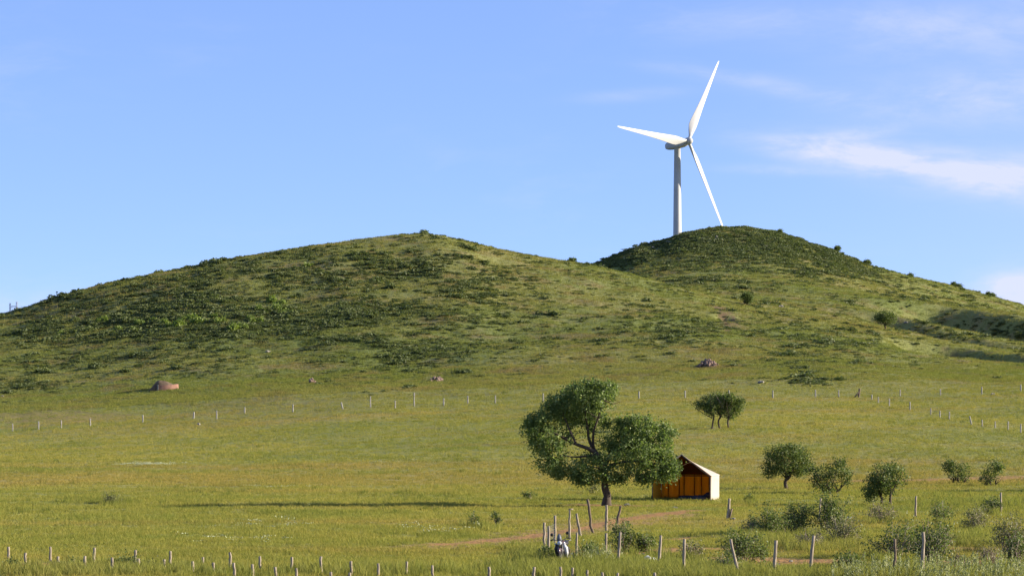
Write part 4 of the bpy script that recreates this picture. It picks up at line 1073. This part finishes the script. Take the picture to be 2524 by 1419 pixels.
# ------------------------------------------------------------------ motorbike
def motorbike():
    B = hit(1393, 1389)
    t = thing('motorbike', 'parked black and white motorbike facing the fence stakes', 'motorbike', B, R(-14))
    lean = Matrix.Rotation(R(-7), 4, 'Y')     # on its side stand
    holder = []

    def part(name, mb, m, smooth=True, parent=None):
        o = mb.build(name, MT[m], parent or t, smooth=smooth)
        if parent is None: o.matrix_local = lean
        return o
    # front is -Y. wheels
    for yc, nm in ((-0.66, 'front_wheel'), (0.62, 'rear_wheel')):
        mb = MB(); th = np.linspace(0, 2 * np.pi, 25)
        mb.tube([(0, yc + .25 * math.cos(a), .30 + .25 * math.sin(a)) for a in th], .052, 8, False)
        w = part(nm, mb, 'rubber')
        mb = MB(); mb.tube([(0, yc + .20 * math.cos(a), .30 + .20 * math.sin(a)) for a in th], .018, 6, False); mb.tube([(-.07, yc, .30), (.07, yc, .30)], .05, 10)
        for k in range(10):
            a = k * .628; mb.tube([(0, yc, .30), (0, yc + .2 * math.cos(a), .30 + .2 * math.sin(a))], .006, 4, False)
        mb.build('rim', MT['chrome'], w, smooth=True)
    for s in (-1, 1):
        mb = MB(); mb.tube([(s * .085, -.66, .30), (s * .085, -.42, .92)], .024, 8); part('fork', mb, 'chrome')
    mb = MB(); mb.tube([(0, -.66 + .33 * math.cos(a), .30 + .33 * math.sin(a)) for a in np.linspace(.5, 2.5, 9)], [.03, .06, .075, .08, .08, .08, .075, .06, .03], 8); part('front_fender', mb, 'bike_red')
    mb = MB(); mb.tube([(-.40, -.26, 1.03), (-.30, -.33, 1.05), (-.08, -.42, .98), (.08, -.42, .98), (.30, -.33, 1.05), (.40, -.26, 1.03)], .016, 8); hb = part('handlebar', mb, 'chrome')
    for s in (-1, 1):
        mb = MB(); mb.tube([(s * .30, -.33, 1.05), (s * .43, -.24, 1.025)], .027, 8); mb.build('grip', MT['black'], hb, smooth=True)
        mb = MB(); mb.tube([(s * .27, -.36, 1.06), (s * .31, -.37, 1.22)], .008, 6); mb.lathe([(.001, -.012), (.065, -.01), (.065, .01), (.001, .012)], 14, 'y', (s * .33, -.37, 1.25)); mb.build('mirror', MT['black'], hb, smooth=True)
        mb = MB(); mb.lathe([(.01, -.06), (.035, -.04), (.035, .02), (.01, .04)], 10, 'y', (s * .19, -.5, .86)); part('indicator', mb, 'lamp')
    mb = MB(); mb.lathe([(.01, -.13), (.06, -.12), (.095, -.06), (.105, .0), (.08, .08), (.02, .12)], 18, 'y', (0, -.5, .88)); hl = part('headlight', mb, 'black')
    mb = MB(); mb.lathe([(.005, -.145), (.06, -.138), (.088, -.10), (.09, -.07)], 18, 'y', (0, -.5, .88)); mb.build('lens', MT['lamp'], hl, smooth=True)
    # fairing / leg shields: white right side panel, dark left
    mb = MB(); mb.tube([(0, -.44, .94), (0, -.52, 1.04), (0, -.50, 1.15), (0, -.42, 1.24)], [.08, .10, .085, .04], 10); part('windshield', mb, 'screen')
    mb = MB(); mb.tube([(.13, -.42, .84), (.19, -.36, .66), (.18, -.28, .46), (.15, -.2, .30)], [.05, .085, .08, .04], 8); part('side_shield', mb, 'bike_white')
    mb = MB(); mb.tube([(-.13, -.42, .84), (-.18, -.36, .66), (-.17, -.28, .46), (-.14, -.2, .30)], [.07, .12, .12, .07], 8); part('side_shield', mb, 'black')
    mb = MB(); mb.tube([(0, -.30, .80), (0, -.15, .86), (0, .05, .82), (0, .16, .74)], [.06, .135, .13, .08], 12); part('fuel_tank', mb, 'bike_red')
    mb = MB(); mb.tube([(0, .08, .78), (0, .3, .80), (0, .62, .84), (0, .82, .88)], [.07, .12, .12, .06], 10); part('seat', mb, 'black')
    mb = MB(); mb.tube([(0, -.42, .88), (0, -.25, .55), (0, .0, .33), (0, .3, .36), (0, .62, .30)], .028, 8); mb.tube([(0, -.38, .82), (0, .2, .72), (0, .8, .80)], .026, 8); part('frame', mb, 'black')
    mb = MB(); mb.box((0, .0, .40), (.24, .32, .26)); mb.tube([(0, -.05, .5), (0, -.18, .62)], .07, 10); part('engine', mb, 'chrome', False)
    mb = MB(); mb.tube([(.1, -.15, .45), (.14, -.1, .25), (.15, .3, .26), (.15, .85, .36)], [.022, .022, .03, .04], 8); part('exhaust', mb, 'chrome')
    mb = MB(); mb.tube([(-.12, .1, .3), (-.27, .12, -.02)], .014, 6); part('side_stand', mb, 'black')
    mb = MB(); mb.tube([(0, .62 + .33 * math.cos(a), .30 + .33 * math.sin(a)) for a in np.linspace(.3, 1.9, 8)], [.03, .07, .08, .08, .08, .08, .07, .03], 8); part('rear_fender', mb, 'black')
    mb = MB(); mb.box((0, .80, .92), (.28, .34, .03)); part('rack', mb, 'chrome', False)
    # saddle bags
    for s, m_ in ((-1, 'black'),):
        mb = MB(); pts = []; mb.tube([(s * .25, .28, .74), (s * .27, .30, .60), (s * .27, .32, .42), (s * .25, .33, .30)], [.06, .135, .14, .08], 8); part('saddle_bag', mb, m_)


motorbike()


# ------------------------------------------------------------------ fences
def post_mesh(name, h, r0, r1, lean, m, seed, bend=0.02, seg=7, hook=None):
    r = np.random.default_rng(seed); n = 7; pts = []
    for k in range(n):
        f = k / (n - 1); pts.append((lean * f + r.normal() * bend * (0 < k < n - 1), r.normal() * bend * .6, -0.25 + (h + 0.25) * f))
    rad = [(r0 + (r1 - r0) * k / (n - 1)) * r.uniform(.9, 1.1) for k in range(n)]
    if hook: pts.append((pts[-1][0] + hook, 0, h - 0.01)); rad.append(r1 * .7)
    mb = MB(); mb.tube(pts, rad, seg); return mb


pcount = [0]


def post(px, top, bot, label, m='wood', topx=None, width=9.0, grp=None, name='fence_post', bend=0.012, hook=None, extra=None, maxrow=1436):
    B = hit(px, min(bot, maxrow)); pm = F / B.y; h = (bot - top) / pm; pcount[0] += 1
    lean = 0 if topx is None else (topx - px) / pm
    w = width * .86 / pm / 2
    mb = post_mesh(name, h, w * 1.08, w * .92, lean, m, pcount[0], bend, 7, hook / pm if hook else None)
    if extra:
        t = thing(name, label, 'post', B, 0, grp); mb.build('stake', MT[m], t, smooth=True)
        mb2 = MB(); ex = [((a - px) / pm, -.05, (bot - b) / pm) for a, b in extra]; mb2.tube(ex, w * .7, 6); mb2.build('brace', MT['wood_dark'], t, smooth=True)
    else:
        o = mb.build(name, MT[m], None, B, smooth=True); tag(o, label, 'post', grp)


G1 = 'rear row of short stakes'; G2 = 'front row of short stakes'; G3 = 'far fence posts'; G4 = 'grey posts of the side fence'
for px, a, b in ((21.6, 1347, 1378), (124, 1347, 1386), (231, 1349, 1386), (334, 1356, 1392), (419, 1358, 1391), (499, 1374, 1397), (641, 1370, 1406), (717, 1372, 1406), (791, 1371, 1414), (866, 1382, 1419), (932, 1388, 1422), (1001, 1383, 1420), (1066, 1392, 1428)):
    post(px, a, b, 'short weathered wooden stake in the rear row of the near meadow fence', grp=G1, topx=px + rng.normal() * 1.2, width=8 + rng.uniform(-.5, 1))
post(568, 1361, 1403, 'reddish short stake taller than its neighbours in the rear row', topx=566, width=8.5)
post(1209, 1396, 1432, 'short stake tilted to the left beyond the end of the row', topx=1205, width=9)
post(1314, 1397, 1434, 'short stake tilted to the right beyond the end of the row', topx=1317, width=9)
for px, a, b in ((62, 1363, 1402), (142, 1371, 1400), (209, 1370, 1408), (278, 1374, 1411), (342, 1376, 1406), (406, 1379, 1403), (474, 1383, 1411), (526, 1386, 1413), (578, 1386, 1422), (623, 1390, 1424), (683, 1397, 1428), (731, 1400, 1432), (816, 1411, 1438), (859, 1415, 1440)):
    post(px, a, b, 'short wooden stake in the front row of the near meadow fence', grp=G2, topx=px + rng.normal() * 1.5, width=8.5 + rng.uniform(-.5, 1))
for px, a in ((1382, 1402), (1413, 1403), (1446, 1410), (1485, 1415), (1522, 1416), (1615, 1416)):
    post(px, a, 1441, 'short stake barely showing in the grass in front of the motorbike', grp='stakes below the motorbike', topx=px + rng.normal(), width=8)
# taller stakes round the motorbike and the track
post(1342, 1287, 1356, 'slim pale post paired with another left of the motorbike', topx=1342, width=8)
post(1353.5, 1296, 1370, 'pale post with wire netting nearest the motorbike on its left', topx=1352, width=8)
post(1368.5, 1270, 1342, 'straight pale squared post behind the left handlebar', topx=1368, width=8)
post(1406, 1254, 1330, 'crooked post with a bent hooked top behind the motorbike', topx=1404, bend=.03, hook=9, width=7)
post(1434, 1265, 1322, 'short post leaning left between two crooked posts', topx=1421, width=8)
post(1463, 1230, 1314, 'tall dark crooked stake leaning left before the elm', 'wood_dark', topx=1448, bend=.03, width=8)
post(1495, 1244, 1308, 'straight bright post directly before the elm trunk', topx=1495, width=8)
post(1518, 1248, 1290, 'curved dark stump of a branch right of the elm trunk', 'wood_dark', topx=1529, bend=.03, hook=4, width=8)
post(1420.5, 1312, 1386, 'thin stake close to the right side of the motorbike', topx=1422, width=7)
post(1493, 1314, 1382, 'dull stake left of the dark green bush', topx=1494, width=8)
post(1523, 1311, 1392, 'thin stake in front of the dark green bush', topx=1529, width=8)
post(1621, 1319, 1403, 'pale stake leaning right beside the bare soil', topx=1629, width=9)
post(1685, 1328, 1418, 'upright pale stake before the thin dull bush', topx=1687, width=9)
post(1824, 1328, 1422, 'long pale stake leaning strongly left over the dark bush', topx=1801, width=9, extra=[(1829, 1404), (1836, 1424)])
post(1907, 1331, 1420, 'tall stake leaning slightly right over bare red soil', topx=1913, width=10)
post(1994, 1319, 1415, 'thick dark stake leaning right over bare red soil', topx=2006, width=10)
post(2204, 1327, 1412, 'dark knotty stake left of the tallest white stake', 'wood_dark', topx=2206, width=8, bend=.02)
post(2274, 1311, 1418, 'tallest pale stake with a knot band in the weeds', topx=2275, width=10)
post(1793, 1228, 1279, 'pale stake with a dark brace right of the tent', topx=1798, width=8, extra=[(1804, 1253), (1797, 1280)])
post(2018, 1227, 1283, 'slanting pale stake standing inside the thicket', topx=2023, width=6)
post(2256, 1222, 1276, 'white stake alone in the bright grass right of the dark tree', topx=2258, width=6.5)
post(2468, 1213, 1266, 'white stake behind the dark branching bush', topx=2467, width=6)
# far fence across the meadow
for px, a, b in ((95, 1038, 1058), (222.5, 1031, 1051), (352, 1022, 1043), (534, 1011, 1033), (603, 1003, 1018), (722, 996, 1016), (1093.6, 981, 1000), (1221, 974, 994), (1339, 969, 988), (1575, 964, 983), (1689, 962, 981), (1797, 961, 980), (1905, 962, 982), (2010, 960, 979), (2516, 947, 965), (2420, 953, 971)):
    post(px, a, b, 'white concrete post of the far fence at the foot of the hills', 'concrete', grp=G3, width=4.0, bend=.004)
for px, a, b in ((31, 1044, 1063), (151, 1035, 1054), (913, 976, 1004), (974, 987, 1006), (1021, 967, 1001), (1153, 975, 996), (2067, 961, 979), (2219, 960, 977), (2318, 958, 975)):
    post(px, a, b, 'thin grey post among the white posts of the far fence', 'post_grey', grp='grey posts of the far fence', width=3.6, bend=.006)
post(477, 1015, 1031, 'white far fence post with dark rubbish at its foot', 'concrete', width=5.2, topx=478)
post(846, 991, 1008, 'far fence post leaning to the left', 'concrete', width=5, topx=841)
post(2116, 957, 979, 'dark far corner post with a slanting brace', 'wood_dark', width=6, topx=2119, extra=[(2106, 979), (2117, 966)])
for px, a, b in ((2149, 972, 984), (2165, 978, 992), (2192, 982, 1001), (2243, 990, 1010), (2294, 1005, 1022), (2317, 1012, 1028), (2340, 1014, 1034), (2421, 1034, 1050), (2453, 1038, 1054), (2485, 1038, 1060), (2516, 1044, 1067)):
    post(px, a, b, 'thin grey post of the side fence running down from the far corner', 'post_grey', grp=G4, width=3.8, bend=.006)
post(2396, 1025, 1047, 'pale post leaning left in the side fence', 'concrete', width=4.5, topx=2390)
# wire netting between the pair of pale posts
pA, pB = hit(1342, 1356), hit(1368.5, 1342); mb = MB()
for k in range(9):
    zz_ = 0.08 + k * .11; mb.tube([(pA.x, pA.y, pA.z + zz_), (pB.x, pB.y, pB.z + zz_)], .004, 4, False)
for k in range(1, 8):
    f = k / 8; p = pA.lerp(pB, f); mb.tube([(p.x, p.y, p.z + .03), (p.x, p.y, p.z + 1.0)], .004, 4, False)
tag(mb.build('wire_netting', MT['wire']), 'piece of grey wire netting stretched between the pale posts', 'netting')


# ------------------------------------------------------------------ rocks, mound, rubble, pylon, litter
def rock_mesh(name, seed, m, flat=.7):
    r = np.random.default_rng(seed); S, T = 10, 7; vs = []; ph0 = r.uniform(0, 6, 6)
    for j in range(T):
        for i in range(S):
            th = 2 * math.pi * i / S; ph = math.pi * j / (T - 1)
            d_ = np.array([math.sin(ph) * math.cos(th), math.sin(ph) * math.sin(th), math.cos(ph)])
            k = 1 + .22 * math.sin(3 * d_[0] * 2 + ph0[0]) + .18 * math.sin(4 * d_[1] * 2 + ph0[1]) + .15 * math.sin(5 * d_[2] + ph0[2]) + .05 * math.sin(9 * d_[0] + ph0[3])
            vs.append(d_ * k * np.array([1, .85, flat]))
    q = [[j * S + i, (j + 1) * S + i, (j + 1) * S + (i + 1) % S, j * S + (i + 1) % S] for j in range(T - 1) for i in range(S)]
    return mk_mesh(name, vs, [q], MT[m], False)


rocks = [rock_mesh('boulder', k, 'rock') for k in range(4)]
for px, row, s in ((1650, 601, .9), (1646, 597, .7), (1620, 616, .6), (1768, 587, .8), (1765, 592, .6), (1610, 612, .6), (1735, 590, .6), (1890, 610, .6), (1600, 622, .5)):
    p = hit(px, row); o = link('boulder', rocks[int(px) % 4], None, (p.x, p.y, p.z + .1 * s), (rng.uniform(0, .5), rng.uniform(0, .5), rng.uniform(0, 6))); o.scale = (s, s, s * .95)
    tag(o, 'pale rock poking out of the dark scrub on the knoll', 'rock', 'pale rocks on the knoll')
for px, row, s, lab in ((490, 1047, .28, 'pale stone lying below the far fence'), (1876, 944, .45, 'round dark stone on the slope above the far fence'), (2447, 973, .3, 'small white stone near the far fence corner'), (2232, 797, .5, 'stone beside the lone hill tree'), (660, 868, .4, 'pale stone amid the shrubs of the left hill'), (1925, 757, .6, 'grey outcrop stone on the spur'), (1545, 1246, .22, 'white stone on the ground right of the elm trunk'), (1663, 1253, .16, 'small white stone on the track below the tent'), (1807, 1281, .16, 'white stone at the foot of the braced stake'), (1585, 1368, .14, 'white pebble by the bare soil near the stakes'), (1915, 1393, .13, 'white pebble beside the stake on red soil'), (1949, 1384, .1, 'pebble on the red soil between two stakes'), (6, 978, .3, 'white stone at the far left hill foot')):
    p = hit(px, row); o = link('field_stone', rocks[int(px) % 4], None, (p.x, p.y, p.z + .25 * s), (0, 0, rng.uniform(0, 6))); o.scale = (s, s, s * .8); tag(o, lab, 'stone')


def rubble(px, row, wpx, hpx, n, label, m, seed):
    B = hit(px, row); pm = F / B.y; W, H = wpx / pm, hpx / pm; r = np.random.default_rng(seed)
    t = thing('rubble_heap', label, 'heap', B); S, T = 22, 8; vs = []; ph = r.uniform(0, 6, 4)
    for j in range(T):
        f = j / (T - 1)
        for i in range(S):
            th = 2 * math.pi * i / S; rr = W / 2 * (1 - f) * (1 + .15 * math.sin(3 * th + ph[0]) + .1 * math.sin(5 * th + ph[1])); vs.append((rr * math.cos(th), rr * .8 * math.sin(th), H * (f ** .8) * .9 - .15 * (1 - f) + r.normal() * .04 * H))
    q = [[j * S + i, j * S + (i + 1) % S, (j + 1) * S + (i + 1) % S, (j + 1) * S + i] for j in range(T - 1) for i in range(S)]
    link('mound', mk_mesh('mound', vs, [q], MT['earth'], True), t)
    base = [rock_mesh('stone', seed + k, m, .8) for k in range(3)]
    for k in range(n):
        a = r.uniform(0, 6.28); f = math.sqrt(r.uniform(0, 1)); o = link('stone', base[k % 3], t, (W / 2 * f * math.cos(a), W * .4 * f * math.sin(a), H * .9 * (1 - f) ** .8 + .02), tuple(r.uniform(0, 3, 3))); s = r.uniform(.12, .3); o.scale = (s * 1.2, s, s)


rubble(1745, 903, 56, 18, 40, 'heap of reddish rubble on the grass slope above the fence', 'rubble', 50)
rubble(1072, 940, 42, 13, 22, 'flat grey heap of stones at the foot of the left hill', 'rubble', 60)
rubble(768, 945, 20, 10, 8, 'small pinkish heap of earth beside low shrubs', 'rubble', 70)


def grave_mound():
    B = hit(398, 959); pm = F / B.y
    t = thing('walled_mound', 'round earth mound with a low pinkish wall and a dark left face', 'mound', B, 0)
    Rm = 43 / pm; S = 40; vs = []
    # low curved wall round the sunny front
    for k in range(S + 1):
        a = R(-98) + R(92) * k / S; co, si = math.cos(a), math.sin(a); top = .50 + .26 * k / S
        for rr, z_ in ((Rm * 1.02, -.6), (Rm * .985, top), (Rm * .89, top + .02), (Rm * .87, -.6)): vs.append((rr * co, rr * si * .7, z_))
    q = [[4 * k + j, 4 * k + 4 + j, 4 * k + 4 + (j + 1) % 4, 4 * k + (j + 1) % 4] for k in range(S) for j in range(4)] + [[0, 1, 2, 3], [4 * S + 3, 4 * S + 2, 4 * S + 1, 4 * S]]
    link('retaining_wall', mk_mesh('retaining_wall', vs, [q], MT['clay'], False), t)
    # earth: gentle on the right, broken off steeply on the left
    n = 34; g_ = np.linspace(-1, 1, n); gx, gy = np.meshgrid(g_, g_); rad = np.hypot(gx, gy)
    prof_ = np.where(gx > -.12, 1.30 - .62 * np.clip(gx + .12, 0, 2) ** 1.4, 1.30 - 2.9 * np.clip(-.12 - gx, 0, .8) ** 1.3)
    h_ = prof_ * np.clip(1.25 - rad ** 2.2 * 1.15, 0, 1) ** .6 * (1 + .16 * (fbm(gx * 4 + 9, gy * 4 + 9, 77) - .5)) - .45 * sstep(.86, 1.0, rad)
    h_ = np.where(rad > 1.02, -.6, h_)
    vs = np.stack([gx * Rm * .95, gy * Rm * .7, h_], -1).reshape(-1, 3); vi_ = np.arange(n * n).reshape(n, n)
    q = np.stack([vi_[:-1, :-1], vi_[:-1, 1:], vi_[1:, 1:], vi_[1:, :-1]], -1).reshape(-1, 4)
    link('earth_cap', mk_mesh('earth_cap', vs, [q], MT['earth'], True), t)
    mb = MB(); mb.box((-.3, -Rm * .74, .25), (.22, .14, .8)); mb.build('marker_slab', MT['rock'], t)


grave_mound()


def pylon():
    d0 = 1480.0; x0 = (33 - 1262) / F * d0; zb = float(zg(x0, d0)); ztop = z_of(743, d0)
    t = thing('portal_pylon', 'twin mast steel pylon showing its top over the left ridge', 'pylon', (x0, d0, zb)); H = ztop - zb
    for s in (-1, 1):
        mb = MB(); xm = s * 1.7; hh = H if s > 0 else H - .7
        for a in (-.28, .28):
            for b in (-.28, .28): mb.tube([(xm + a * 1.6, b * 1.6, -.3), (xm + a, b, hh)], .10, 5)
        n = 26
        for k in range(n):
            z0, z1 = hh * k / n, hh * (k + 1) / n; q = 1 if k % 2 else -1
            mb.tube([(xm - .3 * q, -.3, z0), (xm + .3 * q, -.3, z1)], .05, 4, False)
        mb.build('mast', MT['steel'], t)
    for zc in (H - 2.4, H - 3.1):
        mb = MB(); mb.tube([(-1.7, -.2, zc), (1.7, -.2, zc + .25)], .10, 5); mb.tube([(-1.7, .2, zc), (1.7, .2, zc + .25)], .10, 5); mb.build('cross_beam', MT['steel'], t)
    mb = MB(); mb.tube([(-1.7, 0, H - 3.1), (0, 0, H - 2.3), (1.7, 0, H - 2.85)], .07, 4); mb.build('brace', MT['steel'], t)


pylon()
# crumpled litter by the stakes
for px, row, s, lab in ((1602, 1392, .26, 'crumpled pale plastic sack in the grass by the leaning stake'), (1962, 1302, 0, ''), (2093, 1278, .12, 'scrap of white plastic caught by the thicket')):
    if not s: continue
    p = hit(px, row); v = np.array(rock_mesh('tmp', int(px), 'plastic').vertices[0].co)
    me = rock_mesh('litter', int(px), 'plastic', .75); o = link('litter', me, None, (p.x, p.y, p.z + s * .5), (0, .3, 1.0)); o.scale = (s * 1.3, s, s); tag(o, lab, 'litter')
for m_ in [m_ for m_ in bpy.data.meshes if m_.users == 0]: bpy.data.meshes.remove(m_)
